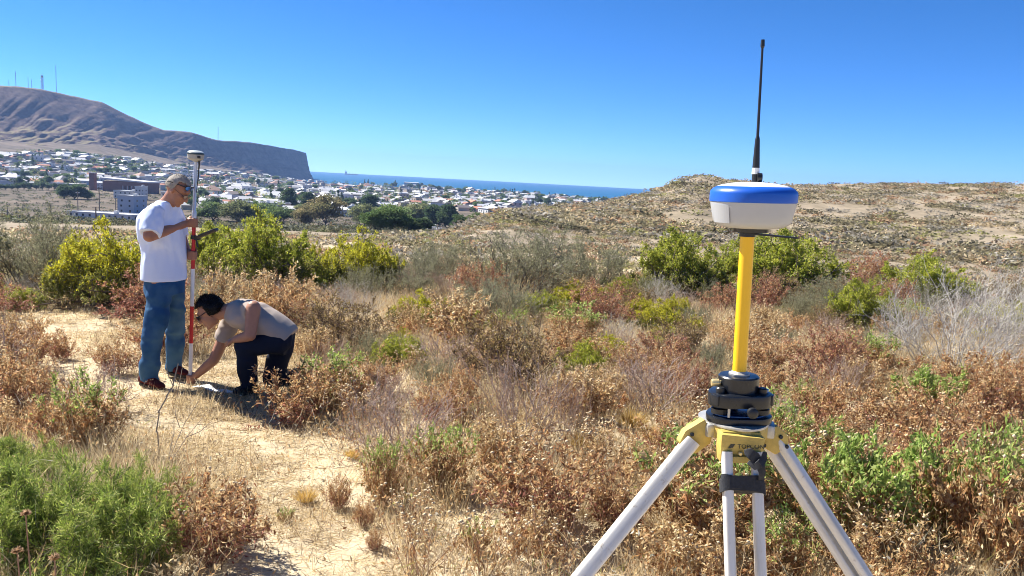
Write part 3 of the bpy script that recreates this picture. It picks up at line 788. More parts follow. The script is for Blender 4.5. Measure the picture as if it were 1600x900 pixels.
def grow(rng, H, R, nmain, nside, ntwig, tilt, upb=0.25, wob=0.25, r0=0.010, side_ang=0.8, low=0.2, sidelen=0.45, twiglen=.5):
    """branch skeleton: segments (p0,p1,ra,rb) and nodes (pos, dir, t along, level)"""
    segs = []; nodes = []
    def run(p, d, L, n, ra, rb, lvl):
        pts = [p]; ds = [d]
        for k in range(n):
            d = d + rng.normal(size=3) * wob + np.array([0, 0, upb]) * .35; d = d / np.linalg.norm(d)
            q = p + d * L / n
            if q[2] < .015: q[2] = .015; d[2] = abs(d[2])
            a, b = ra + (rb - ra) * k / n, ra + (rb - ra) * (k + 1) / n
            segs.append((p, q, a, b)); p = q; pts.append(p); ds.append(d); nodes.append((p, d, (k + 1) / n, lvl))
        return pts, ds
    for i in range(nmain):
        az = rng.uniform(0, 2 * PI); tl = tilt * math.sqrt(rng.random())
        d = np.array([math.sin(tl) * math.cos(az), math.sin(tl) * math.sin(az), math.cos(tl)])
        b = np.array([math.cos(az), math.sin(az), 0]) * R * .25 * rng.random()
        ex = 1 / math.sqrt((math.sin(tl) / R) ** 2 + (math.cos(tl) / H) ** 2)
        L = ex * rng.uniform(.78, 1.08)
        pts, ds = run(b, d, L, 6, r0, r0 * .35, 0)
        for s in range(nside):
            t = low + (1 - low) * (s + rng.random()) / nside; k = min(int(t * 6), 5); f = t * 6 - k
            p = pts[k] * (1 - f) + pts[k + 1] * f
            a2 = rng.normal(size=3); a2 -= a2.dot(ds[k + 1]) * ds[k + 1]; a2 /= np.linalg.norm(a2) + 1e-9
            d2 = ds[k + 1] * math.cos(side_ang) + a2 * math.sin(side_ang)
            p2, s2 = run(p, d2, L * sidelen * (1.15 - t * .75) * rng.uniform(.6, 1.2), 4, r0 * .45, r0 * .2, 1)
            for w in range(ntwig):
                kk = rng.integers(1, 5); a3 = rng.normal(size=3); a3 /= np.linalg.norm(a3)
                run(p2[kk], s2[kk] * .7 + a3 * .7, L * sidelen * twiglen * rng.uniform(.35, .8), 2, r0 * .22, r0 * .12, 2)
    return segs, nodes

def stems_mesh(segs, mat, k=3):
    P0 = np.array([s[0] for s in segs]); P1 = np.array([s[1] for s in segs]); A = np.array([s[2] for s in segs]); B = np.array([s[3] for s in segs])
    D = P1 - P0; D /= np.linalg.norm(D, axis=1, keepdims=True) + 1e-9
    U = np.cross(D, np.tile([0.31, 0.17, 0.93], (len(D), 1))); U /= np.linalg.norm(U, axis=1, keepdims=True) + 1e-9; W = np.cross(D, U)
    def tubes(sel, k):
        t = np.arange(k) * 2 * PI / k
        ring = np.cos(t)[None, :, None] * U[sel][:, None] + np.sin(t)[None, :, None] * W[sel][:, None]
        V = np.concatenate([P0[sel][:, None] + ring * A[sel][:, None, None], P1[sel][:, None] + ring * B[sel][:, None, None]], 1).reshape(-1, 3)
        b = (np.arange(sel.sum()) * 2 * k)[:, None]; i = np.arange(k if k > 2 else 1)[None]; j = (i + 1) % k
        return V, np.stack([b + i, b + j, b + k + j, b + k + i], -1).reshape(-1, 4)
    thin = A < A.max() * .30                                     # the finest twigs are single strips
    V1, Q1 = tubes(~thin, k); V2, Q2 = tubes(thin, 2)
    return np_mesh('stems', np.concatenate([V1, V2]), np.concatenate([Q1, Q2 + len(V1)]), mat, smooth=False)

def heads_mesh(P, r, rng):
    """small dry flower heads: flattened octahedra with a ragged rim"""
    n = len(P); base = np.array([(0, 0, -1), (1, 0, .1), (.5, .87, .1), (-.5, .87, .1), (-1, 0, .1), (-.5, -.87, .1), (.5, -.87, .1), (0, 0, .75)])
    V = (P[:, None] + base[None] * (r * rng.uniform(.7, 1.25, (n, 1, 1))) * np.array([1, 1, .85])).reshape(-1, 3)
    f = [(0, 1 + (i + 1) % 6, 1 + i) for i in range(6)] + [(7, 1 + i, 1 + (i + 1) % 6) for i in range(6)]
    Q = (np.arange(n)[:, None, None] * 8 + np.array(f)[None]).reshape(-1, 3)
    return np_mesh('seed_heads', V, Q, HEADM)

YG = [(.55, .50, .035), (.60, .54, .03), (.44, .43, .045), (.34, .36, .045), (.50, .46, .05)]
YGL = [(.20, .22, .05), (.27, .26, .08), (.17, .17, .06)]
GRN = [(.29, .40, .09), (.37, .46, .11), (.21, .31, .07), (.44, .50, .17)]
RUST = [(.42, .215, .095), (.54, .31, .14), (.29, .135, .065), (.60, .42, .22), (.44, .28, .15)]
TAN = [(.60, .45, .24), (.53, .36, .17), (.66, .53, .31), (.44, .28, .14)]
REDB = [(.36, .15, .11), (.26, .10, .08), (.46, .22, .16), (.38, .24, .17)]
OLV = [(.27, .27, .155), (.32, .31, .19), (.21, .215, .115), (.37, .35, .23)]
SIL = [(.48, .46, .36), (.42, .42, .30), (.54, .51, .42)]
DKB = [(.14, .09, .055), (.21, .135, .08), (.27, .19, .10), (.38, .28, .12)]
NDL = [(.25, .32, .055), (.36, .42, .085), (.14, .20, .045), (.46, .48, .15), (.20, .28, .05)]

def bush(seed, H, R, nmain, nside, ntwig, tilt, per, ll, lw, top, lowc, stem=TWIG, split=.5, minlvl=1, r0=.008, heads=0, droop=0.0, spread=.7, keep=1.0, tmin=0.0, zmin=.12, hr=.009, dome=False, **kw):
    rng = np.random.default_rng(seed)
    segs, nodes = grow(rng, H, R, nmain, nside, ntwig, tilt, r0=r0, **kw)
    if dome:                                                     # rounded, wind-clipped crown with a lumpy outline
        def cl(p):
            a = math.atan2(p[1], p[0]); e = math.sqrt((p[0] ** 2 + p[1] ** 2) / R ** 2 + (p[2] / H) ** 2)
            lim = .90 + .10 * math.sin(a * 3 + seed) * math.cos(p[2] / H * 5 + seed) + .06 * math.sin(a * 7 + seed * 2)
            return p if e < lim else p * (lim / e)
        segs = [(cl(a), cl(b), c, d) for a, b, c, d in segs]; nodes = [(cl(p), d, t, l) for p, d, t, l in nodes]
    N = [(p, d) for p, d, t, l in nodes if l >= minlvl and p[2] > H * zmin and (l > 0 or t > tmin)]
    P = np.array([q[0] for q in N]); D = np.array([q[1] for q in N])
    idx = np.repeat(np.arange(len(P)), per); idx = idx[rng.random(len(idx)) < keep]; n = len(idx)
    d = D[idx] + rng.normal(size=(n, 3)) * spread; d[:, 2] -= droop
    pos = P[idx] - D[idx] * rng.uniform(0, 1, (n, 1)) * ll * 1.4 + rng.normal(size=(n, 3)) * ll * .25
    V, Q = leaf_quads(pos, d, ll * rng.uniform(.55, 1.35, n), lw * rng.uniform(.6, 1.3, n), rng)
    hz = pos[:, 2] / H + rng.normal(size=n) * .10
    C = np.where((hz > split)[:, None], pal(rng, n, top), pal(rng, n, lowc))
    fo = np_mesh('foliage', V, Q, LEAF, np.repeat(C, 4, 0))
    st = stems_mesh(segs, stem)
    parts = [('stems', st), ('foliage', fo)]
    if heads:
        tips = np.array([p for p, d, t, l in nodes if t > .99 and p[2] > H * .55]); k = rng.random(len(tips)) < heads
        if k.any(): parts.append(('seed_heads', heads_mesh(tips[k] + np.array([0, 0, hr * .8]), hr, rng)))
    return parts

SP = {}
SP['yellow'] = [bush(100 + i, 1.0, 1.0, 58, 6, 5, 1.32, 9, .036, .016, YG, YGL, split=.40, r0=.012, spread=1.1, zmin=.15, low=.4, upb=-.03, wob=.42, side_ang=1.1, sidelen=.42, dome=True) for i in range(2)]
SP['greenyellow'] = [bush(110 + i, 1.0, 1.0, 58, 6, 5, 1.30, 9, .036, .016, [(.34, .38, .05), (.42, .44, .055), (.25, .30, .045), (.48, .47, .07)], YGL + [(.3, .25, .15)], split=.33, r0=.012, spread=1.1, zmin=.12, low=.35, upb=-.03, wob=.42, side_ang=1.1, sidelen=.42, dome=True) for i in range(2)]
SP['rust'] = [bush(120 + i, .52, .36, 28, 5, 2, .80, 3, .034, .011, RUST + TAN[:2], REDB + [(.33, .22, .13)], TWIG_RUST, split=.4, minlvl=0, r0=.0035, heads=.22, droop=.25, side_ang=.5, sidelen=.32) for i in range(3)]
SP['tan'] = [bush(130 + i, .46, .38, 26, 5, 2, .85, 3, .032, .011, TAN, RUST, TWIG_RUST, split=.45, minlvl=0, r0=.0035, heads=.30, droop=.3, side_ang=.5, sidelen=.32) for i in range(3)]
SP['greentip'] = [bush(140 + i, .52, .40, 32, 5, 2, .80, 4, .036, .012, GRN + [(.28, .30, .10)], RUST + TAN, TWIG_RUST, split=.68, minlvl=0, r0=.0035, heads=.18, droop=.1, side_ang=.5, sidelen=.32) for i in range(3)]
SP['leafy'] = [bush(150 + i, .50, .46, 34, 6, 2, .95, 5, .036, .015, GRN, GRN + RUST + TAN, TWIG_RUST, split=.62, minlvl=0, r0=.004, heads=.14, droop=.05, side_ang=.55, sidelen=.34) for i in range(3)]
SP['redbush'] = [bush(160 + i, .75, .55, 30, 6, 3, .95, 4, .034, .012, REDB + RUST, REDB, TWIG, split=.4, minlvl=0, r0=.005, droop=.2, sidelen=.35) for i in range(2)]
SP['grey'] = [bush(170 + i, 1.0, .85, 40, 9, 5, 1.25, 1, .020, .006, SIL, SIL, TWIG_GREY, split=.4, r0=.0055, keep=.6, low=.2, sidelen=.42) for i in range(3)]
SP['bare'] = [bush(180 + i, .55, .50, 34, 8, 4, 1.0, 1, .018, .006, [(.34, .22, .14), (.28, .17, .11)], RUST, plain('twig_mauve', (.36, .28, .24), .9, scale=40, var=.3), split=.4, r0=.0045, keep=.55, low=.2, side_ang=.5, sidelen=.4) for i in range(3)]
SP['olive'] = [bush(190 + i, 1.25, 1.0, 38, 9, 4, 1.15, 6, .024, .010, OLV, OLV + DKB[1:], plain('twig_dark', (.10, .085, .07), .9, scale=40, var=.35), split=.4, r0=.008, low=.3, sidelen=.42, side_ang=.65) for i in range(3)]
SP['needle'] = [bush(200 + i, .75, .85, 42, 9, 4, 1.25, 9, .060, .0066, NDL, NDL + [(.12, .15, .05), (.10, .12, .045)], TWIG, split=.5, r0=.006, spread=.55, low=.3, sidelen=.36, zmin=.05, upb=.1) for i in range(2)]
SP['darkbush'] = [bush(210 + i, .70, .60, 30, 7, 3, 1.1, 4, .030, .011, DKB + [(.30, .22, .06)], DKB, TWIG, split=.55, r0=.006, heads=.12, sidelen=.38) for i in range(2)]
SP['seedstalk'] = [bush(220 + i, .50, .22, 16, 2, 1, .45, 2, .030, .008, TAN + RUST, RUST, TWIG_RUST, split=.3, minlvl=0, r0=.003, heads=.9, droop=.2, side_ang=.35, sidelen=.3, keep=.6, hr=.011) for i in range(2)]
SPH = {'yellow': (1.25, 1.05), 'greenyellow': (1.2, 1.0), 'rust': (.52, .36), 'tan': (.46, .38), 'greentip': (.52, .40), 'leafy': (.5, .46), 'redbush': (.75, .55), 'grey': (1, .85), 'bare': (.55, .5), 'olive': (1.25, 1.0), 'needle': (.8, .85), 'darkbush': (.7, .6), 'seedstalk': (.5, .22)}
for k_ in SP:
    hs = []; rs_ = []
    for parts_ in SP[k_]:
        me_ = dict(parts_)['stems' if k_ in ('grey', 'bare') else 'foliage']; co_ = np.empty(len(me_.vertices) * 3, np.float32); me_.vertices.foreach_get('co', co_); co_ = co_.reshape(-1, 3)
        hs.append(np.percentile(co_[:, 2], 99.9)); rs_.append(np.percentile(np.hypot(co_[:, 0], co_[:, 1]), 98))
    SPH[k_] = (float(np.mean(hs)), float(np.mean(rs_)))
NAME = {'yellow': 'yellow_green_shrub', 'greenyellow': 'green_shrub', 'rust': 'rust_bush', 'tan': 'tan_bush', 'greentip': 'green_tipped_bush', 'leafy': 'leafy_bush', 'redbush': 'red_brown_bush', 'grey': 'silver_twig_bush', 'bare': 'bare_twig_bush', 'olive': 'olive_shrub', 'needle': 'needle_leaf_bush', 'darkbush': 'dark_brown_bush', 'seedstalk': 'dry_flower_stalks'}
rv = random.Random(21)
PLANTS = []
def plant(sp, x, y, w, h, label=None, group=None, rz=None):
    """w, h in metres"""
    parts = rv.choice(SP[sp]); H, R = SPH[sp]
    root = empty(NAME[sp], (x, y, gz(x, y) - .02), rv.uniform(0, 6.28) if rz is None else rz)
    root.scale = (w / (2 * R) * 1.0, w / (2 * R) * rv.uniform(.85, 1.1), h / H)
    root.rotation_euler.x = rv.uniform(-.06, .06); root.rotation_euler.y = rv.uniform(-.06, .06)
    for n, me in parts:
        o = link(n, me, root)
        if n == 'seed_heads': o['kind'] = 'stuff'
    tag(root, label, 'bush', group); PLANTS.append((x, y, w / 2)); return root
def plant_px(sp, px, base, wpx, hpx, label, group=None, wf=1.0):
    p = at(px, base); s = math.hypot(p.x, p.y, p.z - CAMZ) / F
    return plant(sp, p.x, p.y + wpx * s * .12, wpx * s * wf, hpx * s * 1.03, label, group)

# species, column, base row, width px, height px, label
HAND = [
 ('yellow', 168, 482, 185, 122, 'big bright yellow-green shrub directly left of the standing man'),
 ('yellow', 118, 440, 90, 70, 'smaller yellow-green shrub left behind the big yellow one'),
 ('olive', 30, 462, 170, 136, 'grey-green shrub at the left edge beside the yellow shrub'),
 ('olive', 88, 470, 120, 98, 'dark olive shrub between left edge and yellow shrub'),
 ('greenyellow', 400, 452, 180, 116, 'large rounded yellow-green shrub above the kneeling man'),
 ('greenyellow', 330, 425, 90, 75, 'yellow-green shrub just right of the measuring pole'),
 ('yellow', 560, 455, 132, 96, 'yellow-green shrub with dark branches right of the large rounded one'),
 ('yellow', 490, 450, 70, 70, 'narrow yellow-green shrub between the two larger yellow shrubs'),
 ('tan', 345, 520, 110, 95, 'tall tan dry bush just behind the kneeling man'),
 ('tan', 425, 505, 120, 95, 'tan dry bush above the kneeling man\'s back'),
 ('olive', 812, 474, 240, 132, 'large grey-green twiggy shrub in the middle distance'),
 ('olive', 935, 458, 150, 90, 'grey twiggy shrub right of the large middle one'),
 ('olive', 690, 445, 115, 82, 'grey olive shrub left of the large middle one'),
 ('redbush', 742, 478, 95, 75, 'dark red-brown bush in front of the large twiggy shrub'),
 ('greenyellow', 1062, 468, 165, 106, 'green-yellow shrub left of the yellow pole'),
 ('greenyellow', 1228, 472, 195, 108, 'broad green-yellow shrub right of the yellow pole'),
 ('greenyellow', 1150, 458, 110, 84, 'green-yellow shrub right behind the yellow pole'),
 ('yellow', 902, 494, 110, 54, 'low yellow-green bush in front of the large twiggy shrub'),
 ('yellow', 1000, 502, 60, 42, 'low yellow bush left of the yellow pole, left one'),
 ('yellow', 1058, 500, 55, 40, 'low yellow bush left of the yellow pole, right one'),
 ('yellow', 1085, 525, 45, 34, 'small mustard bush nearest the yellow pole'),
 ('darkbush', 530, 555, 205, 98, 'wide dark brown bush with shadowed core right of the kneeling man'),
 ('tan', 715, 548, 170, 105, 'large orange-brown bush in the middle of the scrub'),
 ('tan', 640, 530, 80, 60, 'orange-brown bush left of the large middle one'),
 ('olive', 800, 560, 90, 60, 'low blue-green grassy bush right of the orange-brown one'),
 ('greentip', 520, 645, 140, 95, 'orange and green bush beside the kneeling man\'s knee'),
 ('rust', 590, 620, 100, 72, 'rust bush right of the bush by the knee'),
 ('rust', 720, 650, 100, 85, 'red-orange bush above the path\'s end'),
 ('bare', 812, 705, 205, 155, 'large bare mauve twig bush at the centre'),
 ('bare', 885, 690, 90, 110, 'bare twig bush right of the large central one'),
 ('greentip', 695, 778, 130, 112, 'leafy green-topped bush with brown base at centre foreground'),
 ('greentip', 600, 800, 85, 115, 'tall thin green-stemmed bush left of the green-topped one'),
 ('rust', 525, 800, 50, 62, 'small brown clump beside the golden tuft'),
 ('rust', 567, 825, 42, 52, 'small dry red clump below the green-stemmed bush'),
 ('greentip', 445, 818, 32, 26, 'tiny green sprout on the sandy path'),
 ('rust', 585, 860, 40, 40, 'small dry brown clump at the path near the bottom'),
 ('greentip', 745, 868, 60, 62, 'small bush with green tip left of the tan foreground bush'),
 ('tan', 830, 880, 110, 95, 'tan foreground bush with few green tips left of the tripod'),
 ('rust', 88, 565, 52, 45, 'isolated small rust clump on the grass left of the men'),
 ('rust', 178, 588, 70, 62, 'isolated red-brown bush left of the standing man\'s leg'),
 ('tan', 25, 545, 80, 60, 'tan-green bush at the left edge on the grass'),
 ('rust', 22, 660, 110, 100, 'dark rust bush cut by the left edge'),
 ('greentip', 122, 705, 130, 105, 'red and green bush above the needle-leaved bush'),
 ('rust', 68, 700, 80, 80, 'dry brown bush between the left edge and the red-green bush'),
 ('needle', 70, 925, 330, 165, 'large bright green needle-leaved bush in the bottom left corner'),
 ('needle', 188, 850, 150, 118, 'darker green needle-leaved bush right of the corner bush'),
 ('needle', 15, 790, 170, 90, 'green needle-leaved bush at the left edge behind the corner bush'),
 ('tan', 318, 850, 95, 100, 'dry reddish bush with hanging leaves right of the green bushes'),
 ('seedstalk', 300, 790, 60, 90, 'dry stalks standing behind the reddish hanging-leaf bush'),
 ('grey', 1505, 600, 250, 180, 'big silver-grey bare bush at the right edge'),
 ('grey', 1595, 560, 170, 130, 'silver-grey bush cut by the right edge'),
 ('grey', 1420, 560, 120, 100, 'smaller silver bush left of the big silver one'),
 ('greenyellow', 1350, 525, 130, 82, 'bright green bush left of the silver bushes'),
 ('greenyellow', 1450, 478, 140, 72, 'bright green bush behind the silver bushes'),
 ('redbush', 1365, 462, 90, 62, 'brown dry bush behind the bright green bush'),
 ('rust', 1372, 530, 45, 38, 'small orange clump below the bright green bush'),
 ('leafy', 1455, 655, 110, 75, 'bright green bush in the brown scrub at the right'),
 ('rust', 1520, 640, 110, 85, 'dark rust bush right of the bright green scrub bush'),
 ('rust', 1585, 640, 90, 80, 'dark rust bush at the right edge below the silver bush'),
 ('leafy', 1310, 860, 200, 165, 'leafy green bush beside the right tripod leg'),
 ('leafy', 1440, 850, 170, 150, 'leafy green and brown bush right of the tripod\'s leafy neighbour'),
 ('greentip', 1550, 890, 200, 190, 'tall brown bush with seed heads in the bottom right corner'),
 ('greentip', 1225, 925, 150, 120, 'green leafy bush behind the tripod\'s right leg at the bottom'),
 ('tan', 1080, 930, 200, 120, 'low tan bush under the tripod at the bottom'),
 ('rust', 1090, 800, 170, 140, 'rust bush with pale seed heads seen behind the tripod front leg'),
 ('rust', 1290, 680, 120, 100, 'rust bush right of the tripod head'),
 ('greentip', 1250, 660, 90, 60, 'green-tipped bush just right of the tripod head'),
 ('rust', 1180, 760, 120, 110, 'dense rust bush between the tripod legs'),
 ('tan', 950, 640, 70, 75, 'orange dry bush left of the yellow pole\'s foot'),
 ('redbush', 1080, 640, 90, 80, 'wine-red bush left of the tribrach'),
 ('rust', 1030, 620, 100, 85, 'red dry bush left of the wine-red one'),
]
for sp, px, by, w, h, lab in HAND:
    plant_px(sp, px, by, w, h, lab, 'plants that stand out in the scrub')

# ---- the rest of the near scrub: kept off the path, the people and the tripod
MAN = at(243, 601); KNE = at(395, 613); TRI = (atd(1150, 655, 1.5).x, 1.5)
def on_path(px, py):
    """open sandy ground in the photograph"""
    if py > 640:
        l = np.interp(py, [640, 700, 780, 900], [165, 190, 340, 340]); r = np.interp(py, [640, 690, 700, 760, 830, 900], [430, 480, 530, 545, 600, 640]); return l < px < r
    if py > 560: return 60 < px < 470
    if py > 490: return -10 < px < 225
    return False
BARE = [(975, 690, 75, 34), (880, 745, 60, 30), (600, 600, 60, 22), (1340, 640, 50, 20), (630, 690, 60, 25), (920, 800, 70, 30), (1005, 560, 30, 14)]
fill = {}; n = 0; tries = 0
while n < 225 and tries < 9000:
    tries += 1
    px = rv.uniform(-60, 1660); py = 452 + (930 - 452) * rv.random() ** 1.25
    if on_path(px, py): continue
    if any(((px - a) / c) ** 2 + ((py - b) / d) ** 2 < 1 for a, b, c, d in BARE): continue
    p = at(px, py)
    if p is None: continue
    d = math.hypot(p.x, p.y)
    if d < 1.9 or d > 22: continue
    if math.hypot(p.x - MAN.x, p.y - MAN.y) < .8 or math.hypot(p.x - KNE.x, p.y - KNE.y) < .75: continue
    if abs(p.x - TRI[0]) < .9 and p.y < 2.15: continue
    if px < 330 and py > 690: continue
    zone = 'left' if px < 470 else ('centre' if px < 900 else 'right')
    if 470 < py < 640 and zone != 'left' and rv.random() < .30: sp = rv.choice(['yellow', 'olive', 'greenyellow', 'olive', 'darkbush'])
    elif py < 520: sp = rv.choice(['olive', 'redbush', 'tan', 'darkbush', 'grey', 'bare', 'olive', 'greenyellow'])
    elif zone == 'left': sp = rv.choice(['rust', 'tan', 'rust', 'bare'])
    elif zone == 'centre': sp = rv.choice(['rust', 'tan', 'greentip', 'tan', 'bare', 'tan', 'seedstalk', 'seedstalk', 'rust'])
    else: sp = rv.choice(['rust', 'tan', 'redbush', 'greentip', 'tan', 'bare', 'grey', 'rust', 'seedstalk', 'seedstalk'])
    if py > 700 and zone == 'right': sp = rv.choice(['rust', 'greentip', 'tan', 'tan', 'seedstalk', 'rust'])
    H, R = SPH[sp]; s = rv.uniform(.7, 1.15) * ((.38 if py > 520 else .6) if H > .85 else 1.0)
    if any((p.x - a) ** 2 + (p.y - b) ** 2 < (.55 * (c + R * s)) ** 2 for a, b, c in PLANTS): continue
    root = plant(sp, p.x, p.y, 2 * R * s, H * s * rv.uniform(.85, 1.1), None, 'scrub bushes around the instrument')
    band = 'far' if py < 520 else ('middle' if py < 660 else 'near')
    fill.setdefault((sp, zone, band), []).append((root, px)); n += 1
for (sp, zone, band), it in fill.items():
    w = NAME[sp].replace('_', ' '); w2 = w if w.endswith('s') else (w + 'es' if w.endswith('sh') else w + 's')
    z = {'left': 'left of kneeler', 'centre': 'between kneeler and tripod', 'right': 'around tripod'}[zone]
    b = {'far': 'farther', 'middle': 'mid-scrub', 'near': 'foreground'}[band]
    number_labels(it, ('small %s %s %s' % (b, w2, z), 'small %s %s %s' % (b, w, z)))

# ---- golden straw tufts
def tuft_mesh(seed, n, h, spread, cols):
    rng = np.random.default_rng(seed); a = rng.uniform(0, 2 * PI, n); t = spread * np.sqrt(rng.random(n))
    D = np.stack([np.cos(a) * np.sin(t), np.sin(a) * np.sin(t), np.cos(t)], -1); L = h * rng.uniform(.6, 1.1, n)
    P = D * np.array([1, 1, 0]) * .03
    V, Q = leaf_quads(P, D, L, .0035, rng, .05)
    return np_mesh('blades', V, Q, LEAF, np.repeat(pal(rng, n, cols, .2), 4, 0))
TUF = [tuft_mesh(s, 420, .16, 1.0, [(.62, .42, .11), (.7, .5, .18), (.5, .33, .09)]) for s in (1, 2)]
for px, py, w, lab in ((478, 785, 42, 'bright golden straw tuft alone on the sandy path'), (552, 716, 34, 'golden straw tuft near the kneeling man\'s shadow'), (770, 740, 38, 'golden grass tuft right of the green-topped bush'), (985, 668, 60, 'pale straw tuft on the clearing left of tripod'), (1020, 690, 55, 'pale straw tuft nearest the tripod\'s left leg'), (905, 700, 50, 'pale straw tuft right of the bare twig bush')):
    p = at(px, py); s = math.hypot(p.x, p.y, p.z - CAMZ) / F * w / .26
    root = empty('straw_tuft', p, rv.uniform(0, 6)); root.scale = (s, s, s * .9); link('blades', rv.choice(TUF), root); tag(root, lab, 'grass tuft', 'straw tufts')

# ---- dry grass, straw litter (nobody could count it)
def scatter_grass():
    rng = np.random.default_rng(11)
    N = 520000
    r = np.sqrt(rng.uniform(1.2 ** 2, 17 ** 2, N)) ; r = 1.2 + (r - 1.2) * rng.random(N) ** .45
    a = rng.uniform(rad(-42), rad(42), N); X = np.sin(a) * r; Y = np.cos(a) * r
    dens = fbm(X / 1.1, Y / 1.1, 71, 3) + .12 + fbm(X / .22, Y / .22, 73, 2) * .5
    k = rng.random(N) < np.clip(dens * 1.6 + .30, .14, 1); X = X[k]; Y = Y[k]; r = r[k]; n = len(X); dn = dens[k]
    Z = zt(X, Y)
    vx = X * CR.x + Y * CR.y + (Z - CAMZ) * CR.z; vy = X * CU.x + Y * CU.y + (Z - CAMZ) * CU.z; vw = X * fw.x + Y * fw.y + (Z - CAMZ) * fw.z
    qx = 800 + F * vx / vw; qy = 450 - F * vy / vw
    pl = np.interp(qy, [490, 560, 561, 640, 700, 780, 900], [-40, -40, 60, 165, 190, 340, 340]); pr = np.interp(qy, [490, 560, 561, 640, 690, 700, 760, 830, 900], [225, 225, 470, 430, 480, 530, 545, 600, 640])
    off = sstep(-40, 60, np.maximum(pl - qx, qx - pr)) * (qy > 300)
    flat = rng.random(n) < .62 - .35 * off                                     # lying straw litter
    az = rng.uniform(0, 2 * PI, n); t = np.where(flat, rng.uniform(1.25, 1.52, n), np.abs(rng.normal(size=n)) * .38)
    D = np.stack([np.cos(az) * np.sin(t), np.sin(az) * np.sin(t), np.cos(t)], -1)
    L = np.where(flat, rng.uniform(.04, .12, n), rng.uniform(.03, .10, n) * (1 + np.clip(dn, 0, .8) * 1.1) * (1 + 1.3 * off))
    P = np.stack([X, Y, Z + np.where(flat, .008, -.005)], -1)
    W = np.clip(.0016 * np.sqrt(r), .002, .0065)
    S = np.cross(D, rng.normal(size=(n, 3))); S /= np.linalg.norm(S, axis=1, keepdims=True)
    bend = np.stack([np.cos(az), np.sin(az), -.4 * np.ones(n)], -1) * (L * .18)[:, None]
    V = np.stack([P - S * W[:, None] * .6, P + S * W[:, None] * .6, P + D * L[:, None] + bend], 1).reshape(-1, 3)
    C = pal(rng, n, [(.64, .52, .31), (.72, .61, .40), (.55, .43, .25), (.60, .47, .27), (.42, .31, .18), (.70, .60, .43), (.16, .11, .07)], .15)
    tag(link('dry_grass', np_mesh('dry_grass', V, np.arange(n * 3).reshape(-1, 3), LEAF, np.repeat(C, 3, 0))), 'dry straw-coloured grass and litter over the ground', kind='stuff')
scatter_grass()

def undergrowth():
    """low dry stems and leaves that fill the gaps between the bushes"""
    rng = np.random.default_rng(13); VV = []; CC = []
    N = 5200; r = 2.0 + 16 * rng.random(N) ** .9; a = rng.uniform(rad(-40), rad(40), N); X = np.sin(a) * r; Y = np.cos(a) * r
    Z = zt(X, Y)
    for i in range(N):
        px, py = proj((X[i], Y[i], Z[i]))
        if on_path(px, py) or (abs(X[i] - TRI[0]) < .5 and Y[i] < 1.9) or any(((px - q[0]) / q[2]) ** 2 + ((py - q[1]) / q[3]) ** 2 < 1 for q in BARE): 
            if rng.random() > .05: continue
        m = 22; h = rng.uniform(.10, .30); c = rng.integers(0, 5)
        p = rng.normal(size=(m, 3)) * np.array([.09, .09, 0]); p[:, 2] = h * rng.random(m)
        d = rng.normal(size=(m, 3)) * .6 + np.array([0, 0, .8])
        st = rng.random(m) < .35
        V, Q = leaf_quads(p + np.array([X[i], Y[i], Z[i]]), d, np.where(st, rng.uniform(.08, .22, m), .03), np.where(st, .003, .011), rng)
        VV.append(V)
        cols = [RUST + TAN, TAN, TAN + [(.68, .56, .36)], SIL + TAN, TAN + [(.32, .34, .10)]][c]
        CC.append(np.repeat(pal(rng, m, cols), 4, 0))
    V = np.concatenate(VV); Q = np.arange(len(V)).reshape(-1, 4)
    tag(link('dry_undergrowth', np_mesh('dry_undergrowth', V, Q, LEAF, np.concatenate(CC))), 'low dry stems and fallen leaves between the bushes', kind='stuff')
undergrowth()

# ---- shrubs on the far slopes
def clump(seed, n, cols, sz=.16, flatn=.7):
    rng = np.random.default_rng(seed); q = rng.normal(size=(n, 3)); q /= np.linalg.norm(q, axis=1, keepdims=True); q[:, 2] = np.abs(q[:, 2])
    lump = 1 + .35 * np.sin(q[:, 0] * 4 + seed) * np.cos(q[:, 1] * 5 + seed)
    P = q * (rng.uniform(.5, 1.05, n) * lump)[:, None] * np.array([1, 1, flatn]) * .5
    V, Q = leaf_quads(P, q + rng.normal(size=(n, 3)) * .7, sz * rng.uniform(.6, 1.3, n), sz * .6, rng)
    return V, Q, np.repeat(pal(rng, n, cols, .2), 4, 0)
FARK = {'olive-brown': [(.28, .25, .15), (.33, .28, .175), (.23, .20, .12)], 'yellow-green': [(.30, .29, .11), (.24, .24, .09), (.34, .32, .14)], 'grey': [(.33, .30, .25), (.40, .37, .31), (.25, .225, .185)],
        'rusty': [(.38, .24, .14), (.30, .175, .11), (.45, .33, .20)], 'dark': [(.15, .14, .09), (.19, .17, .105), (.12, .11, .08)], 'straw': [(.52, .42, .26), (.44, .34, .21), (.57, .46, .29)]}
